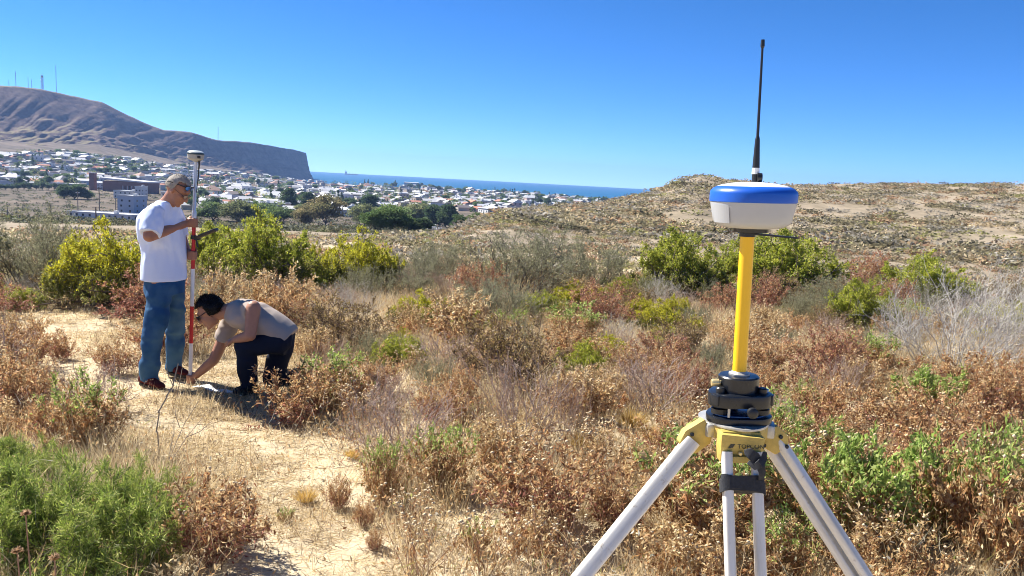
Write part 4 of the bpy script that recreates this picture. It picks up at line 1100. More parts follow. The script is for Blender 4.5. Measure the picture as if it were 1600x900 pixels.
def far_shrubs():
    rng = np.random.default_rng(17); names = list(FARK)
    CL = {k: [clump(i * 7 + j, 1500, c, .055) for j in range(2)] for i, (k, c) in enumerate(FARK.items())}
    ME = {k: [np_mesh('foliage', v, q, LEAF, c) for v, q, c in CL[k]] for k in CL}
    SM = [{k: [clump(i * 5 + j + 90, nn, c, sz) for j in range(3)] for i, (k, c) in enumerate(FARK.items())} for nn, sz in ((100, .15), (58, .165), (30, .28))]
    pts = []
    while len(pts) < 8800:
        u = rng.random(); az = rad(rng.uniform(-38, 38)) if (u < .2 or u >= .7) else rad(rng.uniform(-9, 37)); r = math.exp(rng.uniform(math.log(15), math.log(60))) if u < .20 else (math.exp(rng.uniform(math.log(55), math.log(190))) if u < .70 else math.exp(rng.uniform(math.log(190), math.log(900))))
        if r > 190: az = rad(rng.uniform(-38, -6))
        x, y = math.sin(az) * r, math.cos(az) * r
        if r > 60 and float(fbm(np.array([x / 18]), np.array([y / 18]), 91, 3)[0]) < -.24 and rng.random() < .8: continue
        pts.append((r, az, x, y))
    P = np.array(pts); Z = zt(P[:, 2], P[:, 3])
    pts = sorted(zip(P[:, 0], P[:, 1], P[:, 2], P[:, 3], Z), key=lambda q: q[0])
    groups = {}; VV = []; QQ = []; CC = []; nv = 0; ni = 0
    for r, az, x, y, z in pts:
        px, py = proj((x, y, z))
        if r < 60: k = rng.choice(names, p=[.28, .14, .22, .18, .06, .12])
        elif r < 190: k = rng.choice(names, p=[.33, .08, .20, .12, .19, .08])
        else: k = rng.choice(names, p=[.34, .12, .14, .06, .30, .04])
        w = rng.uniform(.5, 1.15) * (1 if r < 60 else rng.uniform(1.7, 3.0)) 
        if r > 190: w = rng.uniform(2.0, 4.8)
        h = w * (rng.uniform(.35, .62) if r < 60 or r > 190 else rng.uniform(.24, .46))
        big = ni < 280 and -40 < px < 1640 and r < 75
        if big:
            o = link('slope_shrub', ME[k][rng.integers(0, 2)]); o.location = (x, y, z - .05); o.rotation_euler.z = rng.uniform(0, 6.28); o.scale = (w, w, h * 1.4)
            tag(o, None, 'shrub', 'shrubs on the far slopes')
            b = 'at the foot of the' if r < 24 else ('low on the' if r < 40 else 'midway up the')
            zn = 'left slope' if px < 480 else ('saddle' if px < 860 else ('pole-side slope' if px < 1160 else 'right-hand slope'))
            groups.setdefault((k, b, zn), []).append((o, px)); ni += 1
        else:
            V, Q, C = SM[0 if r < 60 else (1 if r < 260 else 2)][k][rng.integers(0, 3)]; a = rng.uniform(0, 6.28); c, s = math.cos(a), math.sin(a)
            X = V[:, 0] * c - V[:, 1] * s; Y = V[:, 0] * s + V[:, 1] * c
            VV.append(np.stack([X * w + x, Y * w + y, V[:, 2] * h * 1.4 + z - .05], -1)); QQ.append(Q + nv); CC.append(C if r < 190 else C * np.array([.42, .50, .45]))   # darker, greener saltbush in the valley
            nv += len(V)
    for (k, b, zn), it in groups.items():
        number_labels(it, ('%s shrubs %s %s' % (k, b, zn), '%s shrub %s %s' % (k, b, zn)))
    tag(link('hillside_scrub', np_mesh('hillside_scrub', np.concatenate(VV), np.concatenate(QQ), LEAF, np.concatenate(CC))), 'countless small shrubs on the far slopes and valley', kind='stuff')
far_shrubs()

# ---- thin dead twig plant in front of the standing man, dried thistles at bottom left
def twig_plant():
    rng = np.random.default_rng(4); p = at(262, 722)
    root = empty('dead_twig_plant', p); tag(root, 'thin leafless dead twig plant in front of the standing man', 'plant')
    s = math.hypot(p.x, p.y) / F; tw = plain('twig_dead', (.30, .25, .20), .9, scale=60, var=.3)
    m = MB()
    path = [(-12, 0), (-17, 45), (-14, 75), (-2, 100), (8, 118), (14, 150)]
    for a, b in zip(path[:-1], path[1:]): m.bar((a[0] * s, 0, a[1] * s), (b[0] * s, .02, b[1] * s), 1.1 * s, .9 * s, 5)
    m.build('main_stem', tw, root)
    for b0, b1, b2 in (((0, 0), (18, 55), (40, 95)), ((4, 0), (28, 40), (55, 75)), ((0, 0), (2, 40), (-2, 62)), ((8, 100), (18, 112), (26, 132)), ((8, 118), (0, 132), (-6, 155)), ((18, 55), (14, 75), (16, 90)), ((28, 40), (44, 46), (60, 62)), ((14, 100), (24, 130), (30, 150))):
        m = MB(); y = rng.uniform(-.08, .08)
        m.bar((b0[0] * s, 0, b0[1] * s), (b1[0] * s, y, b1[1] * s), .7 * s, .55 * s, 4); m.bar((b1[0] * s, y, b1[1] * s), (b2[0] * s, y * 1.5, b2[1] * s), .55 * s, .3 * s, 4); m.build('branch', tw, root)
twig_plant()
def thistle(px, py, base, d, label):
    top = atd(px, py, d); b = Vector((top.x - .05, top.y + .05, gz(top.x, top.y)))
    root = empty('dried_thistle', b); tag(root, label, 'plant', 'dried thistles over the green bush')
    rng = np.random.default_rng(int(px)); t = top - b
    m = MB(); mid = t * .5 + Vector((.03, 0, 0)); m.bar((0, 0, 0), mid, .0024, .002, 5); m.bar(mid, t, .002, .0015, 5); m.build('stalk', TWIG_RUST, root)
    n = 60; D = rng.normal(size=(n, 3)); D[:, 2] = np.abs(D[:, 2]) * .8
    V, Q = leaf_quads(np.tile(np.array(t), (n, 1)), D, .013, .005, rng); o = link('flower_head', np_mesh('flower_head', V, Q, LEAF, np.repeat(pal(rng, n, [(.42, .28, .17), (.5, .36, .22), (.3, .18, .1)]), 4, 0)), root)
thistle(40, 803, 900, 1.75, 'dried thistle head over the green corner bush, upper one')
thistle(85, 872, 900, 1.6, 'dried thistle head over the green corner bush, lower right one')
thistle(27, 862, 900, 1.55, 'dried thistle head over the green corner bush, lower left one')
# ================================================================== INSTRUMENTS
YEL = plain('pole_yellow', (.86, .50, .01), .38, scale=20, var=.06)
YCAST = plain('cast_yellow', (.54, .39, .095), .5, scale=70, var=.35, bump=.12)
def leg_metal():
    n = NT('aluminium_leg'); co = n.objco()
    mp = n.new('ShaderNodeMapping'); mp.inputs['Scale'].default_value = (60, 60, 5); n.lk(co, mp.inputs[0])
    streak = n.noise(1, 5, .65, mp.outputs[0]); spot = n.noise(45, 5, .7, co)
    c = n.ramp(streak, [(.3, (.52, .49, .43)), (.5, (.72, .69, .63)), (.75, (.80, .775, .72))])
    c = n.mix(n.ramp(spot, [(.60, (0, 0, 0)), (.70, (.75, .75, .75))]), c, (.34, .27, .19))       # dried dust and scuffs
    r = n.ramp(spot, [(.3, (.34, .34, .34)), (.7, (.62, .62, .62))])
    n.bsdf(c, r, .12, .5, n.bump(streak, .08, .004)); return n.m
ALU = leg_metal()
ALU2 = plain('aluminium_cast', (.50, .49, .46), .45, .6, scale=60, var=.3, bump=.1)
BLK = plain('black_plastic', (.012, .013, .016), .4, scale=30, var=.2)
BLKM = plain('black_anodised', (.014, .017, .024), .28, .2, scale=30, var=.2)
GREYW = plain('receiver_grey', (.40, .415, .435), .42, scale=18, var=.05)
WHT = plain('receiver_white', (.82, .82, .80), .35, scale=18, var=.03)
BLU = plain('receiver_blue', (.012, .10, .52), .36, scale=18, var=.08)
OLVP = plain('hinge_olive', (.33, .26, .05), .55, scale=40, var=.2)
BRASS = plain('knob_brass', (.75, .60, .30), .35, .6, scale=40)
STRAP = plain('strap_black', (.022, .024, .030), .75, scale=300, var=.4, bump=.25)

def frame(o, up, xhint=Vector((1, 0, 0))):
    z = Vector(up).normalized(); y = z.cross(xhint).normalized(); x = y.cross(z)
    M = Matrix((x, y, z)).transposed().to_4x4(); M.translation = o; return M
D0 = 1.5
PB, PT = atd(1155, 585, D0), atd(1168, 364, D0)          # yellow pole ends
UP = (PT - PB).normalized()
HEADC = atd(1150.5, 655, D0); SPX = (HEADC - Vector((0, 0, CAMZ))).dot(fw) / F
def setm(o, M): o.matrix_basis = M; return o

def build_receiver():
    T = PT; s = (T - Vector((0, 0, CAMZ))).dot(fw) / F
    c = atd(1174, 357, D0)
    M = frame(c, atd(1174, 257, D0) - c + (PT - PB) * .0)
    M = frame(c, Vector((0, 0, 1)) * 1.0 + Vector((-.03, 0, 0)))
    root = empty('gnss_receiver'); setm(root, M); tag(root, 'blue and white survey receiver with whip antenna on top of yellow pole', 'receiver')
    P = lambda pts: [(r * s * .985, z * s * .90 + 2 * s) for r, z in pts]
    m = MB(); m.lathe(P([(40, -1), (50, 1.5), (57, 6), (60, 11), (62.5, 24), (65, 38), (65.8, 43)]), 96); m.build('lower_housing', GREYW, root, True)
    m = MB(); m.lathe(P([(65.8, 43), (67, 44), (67, 46), (67, 58), (66, 62), (62, 66.5), (56, 70)]), 96); m.build('blue_band', BLU, root, True)
    m = MB(); m.lathe(P([(56, 70), (48, 72.8), (34, 75.6), (18, 77.3), (0.5, 77.8)]), 64); m.build('top_cap', WHT, root, True)
    m = MB(); m.lathe(P([(20, -9), (27, -8), (28, -1)]), 32); m.build('mount_collar', BLKM, root, True)
    # side cover, slightly proud of the housing
    m = MB()
    for k in range(8):
        a0 = rad(188 + k * 4.2); a1 = rad(188 + (k + 1) * 4.2)
        q = lambda a, r, z: (math.cos(a) * r * s * .985, math.sin(a) * r * s * .985, z * s * .9 + 2 * s)
        V = [q(a0, 60.2, 8), q(a1, 60.2, 8), q(a1, 65.4, 38), q(a0, 65.4, 38), q(a0, 61.6, 8), q(a1, 61.6, 8), q(a1, 66.5, 38), q(a0, 66.5, 38)]
        m.add(V, [(0, 3, 2, 1), (4, 5, 6, 7), (0, 1, 5, 4), (1, 2, 6, 5), (2, 3, 7, 6), (3, 0, 4, 7)])
    m.build('port_cover', GREYW, root)
    # antenna
    b = M.inverted() @ atd(1180, 284, D0); t = M.inverted() @ atd(1192, 62, D0); ax = (t - b); L = ax.length; ax.normalize()
    aw = lambda f: b + ax * L * f
    an = MB(); an.bar(aw(.10), aw(.305), 5.6 * s, 3.6 * s, 14); an.bar(aw(.305), aw(.325), 3.6 * s, 2.6 * s, 12)
    ao = an.build('antenna', BLK, root, True)
    m = MB(); m.bar(aw(.32), aw(.945), 2.3 * s, 1.7 * s, 10); m.build('whip', BLK, ao, True)
    m = MB(); m.bar(aw(.94), aw(.955), 1.8 * s, 3.2 * s, 10); m.bar(aw(.955), aw(1), 3.2 * s, 2.8 * s, 10); m.build('tip', BLK, ao, True)
    m = MB(); m.bar(aw(.055), aw(.105), 6 * s, 5.4 * s, 16); m.build('white_ring', WHT, ao, True)
    m = MB(); m.bar(aw(-.03), aw(.055), 5.5 * s, 5.5 * s, 14); k = aw(.03) + Vector((5 * s, -3 * s, 0)); m.bar(k - Vector((4 * s, 3 * s, 0)), k + Vector((3 * s, -4 * s, 0)), 7.5 * s, 7 * s, 14); m.build('connector', BLK, ao, True)
build_receiver()

def build_plate():
    c = atd(1168, 364.5, D0); e = atd(1247, 372, D0 - .03); s = SPX
    root = empty('measuring_plate', c); tag(root, 'thin black height-measuring plate under the survey receiver', 'plate')
    m = MB(); d = e - c; n = d.normalized(); sd = Vector((0, 1, 0)); u = n.cross(sd)
    a = -n * 11 * s
    V = []
    for q, w in ((a, 14), (d * .3, 12), (d * .9, 7), (d, 3)):
        V += [q - sd * w * s - u * 1.3 * s, q + sd * w * s - u * 1.3 * s, q + sd * w * s + u * 1.3 * s, q - sd * w * s + u * 1.3 * s]
    f = [(0, 1, 2, 3), (15, 14, 13, 12)]
    for k in range(3):
        for i in range(4): f.append((k * 4 + i, (k + 1) * 4 + i, (k + 1) * 4 + (i + 1) % 4, k * 4 + (i + 1) % 4))
    m.add(V, f); m.build('plate', BLK, root)
    m = MB(); m.bar(-UP * 5 * s, UP * 4 * s, 12 * s, 12 * s, 20); m.build('hub', BLKM, root, True)
build_plate()

def build_pole():
    L = (PT - PB).length; s = SPX
    root = empty('extension_pole'); setm(root, frame(PB, UP)); tag(root, 'bright yellow extension pole between the black tribrach and the receiver', 'pole')
    m = MB(); m.lathe([(10.6 * s, 2 * s), (10.6 * s, L - 1.5 * s), (9.5 * s, L - .5 * s)], 40); m.build('tube', YEL, root, True)
    m = MB(); m.lathe([(16 * s, 0), (16 * s, 2.4 * s), (12.5 * s, 4 * s), (11 * s, 6 * s)], 32); m.build('collar', ALU2, root, True)
build_pole()

def rot_tri(r, k, corner=.35):
    """rounded three-cornered outline"""
    out = []
    for i in range(k):
        a = 2 * PI * i / k; out.append((math.cos(a) * r * (1 + corner * .22 * math.cos(3 * (a + PI / 2))), math.sin(a) * r * (1 + corner * .22 * math.cos(3 * (a + PI / 2)))))
    return out
def slab(m, outline, z0, z1):
    k = len(outline); V = [(x, y, z0) for x, y in outline] + [(x, y, z1) for x, y in outline]
    m.add(V, [(i, (i + 1) % k, k + (i + 1) % k, k + i) for i in range(k)] + [tuple(range(k))[::-1], tuple(range(k, 2 * k))])

def build_tribrach():
    s = SPX; root = empty('tribrach'); M = frame(HEADC, UP); setm(root, M)
    tag(root, 'black three-screw tribrach with adapter on the tripod head', 'tribrach')
    m = MB(); slab(m, [(x * s, y * s) for x, y in rot_tri(48, 48, -.5)], 2 * s, 12 * s); m.build('base_plate', BLKM, root, True, 1.2 * s)
    m = MB(); slab(m, [(x * s, y * s) for x, y in rot_tri(40, 48, -.5)], 12 * s, 14.5 * s); m.build('spring_plate', plain('tribrach_sky_reflection', (.03, .09, .22), .25, .6), root, True, .6 * s)  # blue of the reflected sky is painted into this plate's colour
    m = MB(); slab(m, [(x * s, y * s) for x, y in rot_tri(46, 48, -.6)], 27 * s, 47 * s); m.build('upper_body', BLKM, root, True, 2 * s)
    for i in range(3):
        a = -PI / 2 + i * 2 * PI / 3 + rad(60); c = (math.cos(a) * 37 * s, math.sin(a) * 37 * s)
        kn = [(0, 0)]
        m = MB(); T = Matrix.Translation((c[0], c[1], 0)); m.lathe([(6 * s, 12 * s), (6 * s, 15 * s), (12.5 * s, 15.5 * s), (12.5 * s, 23 * s), (7 * s, 24 * s), (6 * s, 28 * s)], 24, T); sc = m.build('foot_screw', BLK, root, True)
        m = MB(); m.lathe([(7 * s, 47 * s), (7 * s, 54 * s), (5 * s, 56 * s)], 18, T); m.build('screw_cap', BLK, sc, True)
    for a in (rad(-25), rad(95), rad(215)):
        m = MB(); m.box((-9 * s, -7 * s, 30 * s), (9 * s, 7 * s, 46 * s), 0, Matrix.Translation((math.cos(a) * 45 * s, math.sin(a) * 45 * s, 0)) @ Matrix.Rotation(a, 4, 'Z')); m.build('lug', BLKM, root, True, 1.5 * s)
    m = MB(); T = Matrix.Translation((9 * s, -44 * s, 25 * s)) @ Matrix.Rotation(PI / 2, 4, 'X'); m.lathe([(5 * s, -2 * s), (5 * s, 3 * s), (8 * s, 4 * s), (8 * s, 11 * s), (5 * s, 13 * s)], 20, T); m.build('clamp_knob', BLK, root, True)
    m = MB(); m.lathe([(31 * s, 47 * s), (31 * s, 69 * s), (29 * s, 71 * s), (16 * s, 71.5 * s)], 48); m.build('adapter', BLKM, root, True)
    m = MB(); T = Matrix.Translation((-30 * s, -8 * s, 60 * s)) @ Matrix.Rotation(-PI / 2, 4, 'Y'); m.lathe([(3.5 * s, 0), (3.5 * s, 2 * s), (6 * s, 3 * s), (6 * s, 12 * s), (5 * s, 14 * s)], 16, T); m.build('brass_knob', BRASS, root, True)
    m = MB(); m.lathe([(9 * s, 47 * s), (9 * s, 51 * s), (7 * s, 52 * s)], 20, Matrix.Translation((36 * s, -8 * s, 0))); m.build('level_vial', plain('vial_blue', (.10, .25, .45), .1), root, True)
    m = MB(); m.lathe([(2.2 * s, 0), (2.2 * s, 14 * s)], 10, Matrix.Translation((-22 * s, -36 * s, 13 * s))); m.build('peg', ALU2, root, True)
build_tribrach()

def text_mesh(txt, size, mat, extr=0.0002):
    cu = bpy.data.curves.new('lettering', 'FONT'); cu.body = txt; cu.size = size; cu.extrude = extr; cu.align_x = 'LEFT'
    o = bpy.data.objects.new('tmp', cu); COL.objects.link(o)
    me = bpy.data.meshes.new_from_object(o.evaluated_get(bpy.context.evaluated_depsgraph_get())); bpy.data.objects.remove(o)
    me.materials.clear(); me.materials.append(mat); return me

def build_tripod():
    s = SPX; M = frame(HEADC, UP)
    root = empty('survey_tripod'); root.location = (HEADC.x, HEADC.y, gz(HEADC.x, HEADC.y))
    tag(root, 'yellow and aluminium survey tripod with strapped front leg at right', 'tripod')
    def put(m, name, mat, parent=root, smooth=True, bevel=0.0, W=None):
        o = m.build(name, mat, parent, smooth, bevel)
        o.matrix_parent_inverse = mw(parent).inverted(); o.matrix_basis = W if W is not None else Matrix.Identity(4); return o
    m = MB(); slab(m, [(x * s, y * s) for x, y in rot_tri(55, 60, .35)], -2 * s, 1.8 * s); hp = put(m, 'head_plate', ALU2, bevel=.8 * s, W=M)
    m = MB(); slab(m, [(x * s, y * s) for x, y in rot_tri(53.5, 60, .35)], -21 * s, -2.2 * s); put(m, 'head_body', YCAST, bevel=1.5 * s, W=M)
    for a in (rad(195), rad(-15), rad(90)):
        m = MB(); m.box((-13 * s, -16 * s, -22 * s), (7.5 * s, 16 * s, -1 * s), 0, Matrix.Translation((math.cos(a) * 50 * s, math.sin(a) * 50 * s, 0)) @ Matrix.Rotation(a, 4, 'Z')); put(m, 'head_lug', ALU2, bevel=4 * s, W=M)
    MH = M @ Matrix.Translation((0, 0, 13 * s))
    # front hinge box
    m = MB(); m.box((-35 * s, -57 * s, -32 * s), (22 * s, -40 * s, -16 * s)); put(m, 'hinge_recess', OLVP, bevel=1.5 * s, W=MH)
    m = MB(); V = [(-38, -60, -62), (26, -60, -62), (26, -30, -62), (-38, -30, -62), (-39, -66, -17), (26, -66, -22), (26, -38, -22), (-39, -38, -17)]
    m.add([(x * s, y * s, z * s) for x, y, z in V], [(0, 3, 2, 1), (4, 5, 6, 7), (0, 1, 5, 4), (1, 2, 6, 5), (2, 3, 7, 6), (3, 0, 4, 7)]); hb = put(m, 'front_hinge', YCAST, bevel=2.5 * s, W=MH)
    m = MB(); m.box((-22 * s, -69 * s, -60 * s), (12 * s, -60 * s, -50 * s)); put(m, 'hinge_lip', YCAST, bevel=1.5 * s, W=MH)
    m = MB(); m.lathe([(3 * s, 0), (3 * s, 4 * s), (2 * s, 5 * s)], 14, Matrix.Translation((-10 * s, -64 * s, -46 * s)) @ Matrix.Rotation(PI / 2, 4, 'X')); put(m, 'clamp_screw', BRASS, W=MH)
    ink = plain('ink_grey', (.06, .055, .035), .6)
    tilt = math.atan2(6, 43)
    TW = MH @ Matrix.Translation((-14.5 * s, -65.0 * s, -38.5 * s)) @ Matrix.Rotation(PI / 2 - tilt, 4, 'X')
    o = link('lettering', text_mesh('TOPCON', 9.5 * s, ink)); o.parent = root; o.matrix_parent_inverse = mw(root).inverted(); o.matrix_basis = TW
    m = MB()
    for dx in (0, 5.5): m.prism([(-13 * s + dx * s, 0), (-9 * s + dx * s, 0), (-5 * s + dx * s, 6.5 * s), (-9 * s + dx * s, 6.5 * s)] if dx == 0 else [(-8.5 * s, 1 * s), (-6 * s, 1 * s), (-2.5 * s, 6.5 * s), (-5 * s, 6.5 * s)], -.3 * s, .3 * s)
    put(m, 'emblem', ink, W=MH @ Matrix.Translation((-15.5 * s, -65.3 * s, -38.5 * s)) @ Matrix.Rotation(-tilt, 4, 'X'))
    def leg(points, name, twin, w, thick, depth_dir):
        """points: top and lower world point; two parallel rounded rails down to the ground"""
        a, b = points; d = (b - a).normalized(); t = 0
        while (a + d * t).z > gz((a + d * t).x, (a + d * t).y) - .01 and t < 3: t += .01
        foot = a + d * t
        x = depth_dir - d * depth_dir.dot(d); x.normalize()
        W = Matrix((x, d.cross(x), d)).transposed().to_4x4(); W.translation = a
        Lg = t
        m = MB()
        for sgn in (-1, 1):
            cx = sgn * twin
            pts = []
            for i in range(20):
                an = 2 * PI * i / 20; c_, s_ = math.cos(an), math.sin(an)
                pts.append((cx + w * math.copysign(abs(c_) ** .5, c_), thick * math.copysign(abs(s_) ** .5, s_)))
            k = len(pts); V = [(x_, y_, 0) for x_, y_ in pts] + [(x_, y_, Lg - .30) for x_, y_ in pts]
            m.add(V, [(i, (i + 1) % k, k + (i + 1) % k, k + i) for i in range(k)] + [tuple(range(k))[::-1], tuple(range(k, 2 * k))])
        lo = put(m, name, ALU, W=W)
        m = MB(); m.box((-twin * .8, -thick * .7, Lg - .62), (twin * .8, thick * .7, Lg - .06)); put(m, 'lower_section', ALU, lo, bevel=.002, W=W)
        m = MB(); m.box((-twin - w * 1.3, -thick * 1.4, Lg - .36), (twin + w * 1.3, thick * 1.4, Lg - .27)); put(m, 'leg_clamp', YCAST, lo, bevel=.004, W=W)
        m = MB(); m.lathe([(.020, Lg - .09), (.018, Lg - .03), (.003, Lg + .02)], 14, None); put(m, 'foot_spike', ALU2, lo, W=W)
        return W, lo
    # left leg, seen edge on
    a, b = atd(1080, 690, D0 - .01), atd(916, 892, D0 - .10)
    leg((a, b), 'leg', .020, .0085, .0145, (fw * 1.0 + CR * .35 + CU * .1))
    # right leg, both rails seen
    a, b = atd(1208, 690, D0 - .01), atd(1338, 892, D0 - .07)
    leg((a, b), 'leg', .0115, .0088, .015, (CR * .9 - fw * .45))
    a, b = atd(1158.5, 706, D0 - .075), atd(1165, 892, D0 - .14)
    Wf, lf = leg((a, b), 'leg', 22.6 * s * .97, 7.6 * s, 8.5 * s, CR)
    # hinge castings left and right
    def casting(poly, dep, t, name, bolts):
        m = MB(); P3 = [atd(x, y, dep) for x, y in poly]; c = sum(P3, Vector()) / len(P3); k = len(P3)
        V = [p - c - fw * t for p in P3] + [p - c + fw * t for p in P3]
        m.add(V, [(i, (i + 1) % k, k + (i + 1) % k, k + i) for i in range(k)] + [tuple(range(k))[::-1], tuple(range(k, 2 * k))])
        co = put(m, name, YCAST, bevel=.003, W=Matrix.Translation(c))
        for x, y in bolts:
            q = atd(x, y, dep) - fw * (t + .0005); m = MB(); m.lathe([(.0038, 0), (.0038, .003), (.0028, .004)], 14); put(m, 'bolt', BLKM, co, W=frame(q, -fw))
    casting([(1098, 653), (1111, 676), (1107, 690), (1084, 707), (1063, 695), (1059, 688), (1068, 671)], D0 - .012, .017, 'hinge_casting', [(1078, 676), (1066, 691)])
    casting([(1188, 668), (1212, 663), (1228, 680), (1227, 696), (1208, 708), (1190, 697), (1184, 682)], D0 - .012, .017, 'hinge_casting', [(1215, 680), (1224, 695), (1189, 693)])
    # strap round the front leg
    m = MB(); hw = 22.6 * s + 8.8 * s; th = 10.5 * s; nseg = 48
    for layer, (z0, z1, gr) in enumerate(((36, 52, 0), (42, 59, 1.6), (38, 56, 2.6))):
        outline = []
        for i in range(nseg):
            an = 2 * PI * i / nseg; c_, s_ = math.cos(an), math.sin(an); g = gr * s * (1 if layer < 2 else (1 if c_ < .2 else .2))
            outline.append(((hw + g) * math.copysign(abs(c_) ** .45, c_), (th + g) * math.copysign(abs(s_) ** .7, s_)))
        k = nseg; wob = lambda i: 2.2 * s * math.sin(i * 2 * PI / nseg * 2 + layer) + 2.5 * s * math.cos(i * 2 * PI / nseg + layer)
        V = [(x, y, z0 * s + wob(i)) for i, (x, y) in enumerate(outline)] + [(x, y, z1 * s + wob(i)) for i, (x, y) in enumerate(outline)]
        m.add(V, [(i, (i + 1) % k, k + (i + 1) % k, k + i) for i in range(k)] + [tuple(range(k))[::-1], tuple(range(k, 2 * k))])
    put(m, 'strap', STRAP, W=Wf)
    def ribbon(px, wid, name, dep0, lift):
        m = MB(); P3 = [atd(x, y, dep0 - l) for (x, y), l in zip(px, lift)]; n = len(P3); V = []; c = P3[0]
        for i, p in enumerate(P3):
            t = (P3[min(i + 1, n - 1)] - P3[max(i - 1, 0)]).normalized(); sd = t.cross(fw).normalized() * wid[i] * s; nn = fw * 1.2 * s
            V += [p - c + sd - nn, p - c - sd - nn, p - c - sd + nn, p - c + sd + nn]
        f = [(0, 1, 2, 3), tuple((n - 1) * 4 + i for i in (3, 2, 1, 0))]
        for k in range(n - 1):
            for i in range(4): f.append((k * 4 + i, (k + 1) * 4 + i, (k + 1) * 4 + (i + 1) % 4, k * 4 + (i + 1) % 4))
        m.add(V, f); put(m, name, STRAP, W=Matrix.Translation(c))
    ribbon([(1163, 706), (1170, 707), (1179, 714), (1187, 724), (1191, 738), (1189, 750)], [3, 7, 8, 7, 5, 4], 'strap_tail', D0 - .10, [0, .006, .010, .008, .012, .006])
    ribbon([(1195, 706), (1193, 717), (1188, 725), (1179, 729), (1169, 722)], [3, 5, 6, 5, 3], 'strap_tail', D0 - .105, [0, .004, .014, .010, .0])
build_tripod()

# ---------------------------------------------------------- rover pole held by the standing man
PBASE = at(297, 600); PTOP = atd(305.5, 252, PBASE.y)
def build_rover():
    ax = PTOP - PBASE; L = ax.length; M = frame(PBASE, ax); s = L / 349.0
    root = empty('ranging_pole'); setm(root, M); tag(root, 'red and white survey pole held upright by both men', 'pole')
    red = plain('pole_red', (.55, .012, .018), .4, scale=30, var=.08); wh = plain('pole_white', (.78, .78, .78), .4, scale=30, var=.05); al = plain('pole_alu', (.62, .63, .65), .35, .5, scale=30)
    m = MB(); m.lathe([(.002, -.02), (.010, .035), (.011, .05)], 16); m.build('tip', al, root, True)
    for z0, z1, mat, nm in ((.045, 66, wh, 'white_band'), (66, 125, red, 'red_band'), (125, 184, wh, 'white_band'), (184, 264, red, 'red_band'), (264, 271, wh, 'white_band')):
        z0 = z0 if z0 < 1 else z0 * s; m = MB(); m.lathe([(.0158, z0), (.0158, z1 * s)], 24); m.build(nm, mat, root, True)
    m = MB(); m.lathe([(.019, 262 * s), (.019, 272 * s), (.0135, 274 * s), (.0135, L)], 24); m.build('upper_tube', al, root, True)
    # bracket
    m = MB(); m.lathe([(.023, 230 * s), (.023, 236 * s)], 20); m.box((.0, -.014, 229 * s), (.055, .014, 235.5 * s)); m.bar((.03, -.02, 230 * s), (.045, -.02, 218 * s), .008); m.build('bracket', BLK, root, True)
    root2 = empty('field_controller'); setm(root2, M @ Matrix.Translation((.12, -.005, 241 * s)) @ Matrix.Rotation(rad(-27), 4, 'Y')); tag(root2, 'dark handheld field controller clamped to the red and white pole', 'controller')
    m = MB(); m.box((-.085, -.045, -.012), (.085, .045, .012)); m.build('body', plain('controller_dark', (.035, .028, .022), .5), root2, True, .006)
    m = MB(); m.box((-.02, -.036, .0121), (.075, .036, .0135)); m.build('screen', plain('screen_dark', (.02, .025, .03), .08), root2)
    m = MB(); m.box((-.07, -.034, .0122), (-.03, .034, .0148)); m.build('keypad', plain('keypad_tan', (.24, .19, .12), .7), root2)
    # rover receiver
    root3 = empty('rover_receiver'); setm(root3, frame(PTOP, ax)); tag(root3, 'small grey survey receiver on top of the red and white pole', 'receiver')
    m = MB(); m.lathe([(.016, -.004), (.022, 0), (.05, .012), (.064, .022), (.068, .055)], 40); m.build('lower_housing', plain('rover_grey', (.38, .38, .36), .5, scale=20), root3, True)
    m = MB(); m.lathe([(.068, .055), (.070, .058), (.070, .066), (.066, .072)], 40); m.build('dark_band', plain('rover_teal', (.04, .075, .10), .4), root3, True)
    m = MB(); m.lathe([(.066, .072), (.055, .083), (.03, .089), (.001, .090)], 40); m.build('top_cap', plain('rover_cap', (.55, .60, .58), .4), root3, True)
    m = MB(); m.box((.038, -.062, .026), (.062, -.05, .046)); m.build('port', BLK, root3, True, .002)
    m = MB(); m.bar((.036, -.012, .006), (.036, -.012, -.025), .009, .008, 12); m.bar((.036, -.012, -.025), (.030, -.012, -.15), .0065, .004, 10); m.bar((.030, -.012, -.15), (.018, -.012, -.26), .004, .003, 8); m.build('antenna', BLK, root3, True)
build_rover()

def ground_marker():
    pts = [at(x, y) for x, y in ((304, 606), (322, 610), (334, 614), (352, 615), (378, 620))]; c = pts[0]
    root = empty('white_tape', c); tag(root, 'crumpled white marker tape on the ground between the two men', 'tape')
    m = MB(); V = []; wid = [.022, .03, .035, .018, .014]; lift = [.012, .03, .022, .014, .012]
    for i, p in enumerate(pts):
        t = (pts[min(i + 1, 4)] - pts[max(i - 1, 0)]); t.z = 0; t.normalize(); sd = Vector((-t.y, t.x, 0)) * wid[i]; p = p - c + Vector((0, 0, lift[i]))
        V += [p - sd, p + sd + Vector((0, 0, .015 * (i % 2))), p + sd + Vector((0, 0, .004 + .015 * (i % 2))), p - sd + Vector((0, 0, .004))]
    f = [(0, 1, 2, 3), (19, 18, 17, 16)]
    for k in range(4):
        for i in range(4): f.append((k * 4 + i, (k + 1) * 4 + i, (k + 1) * 4 + (i + 1) % 4, k * 4 + (i + 1) % 4))
    m.add(V, f); m.build('strip', plain('tape_white', (.8, .8, .8), .6), root)
ground_marker()
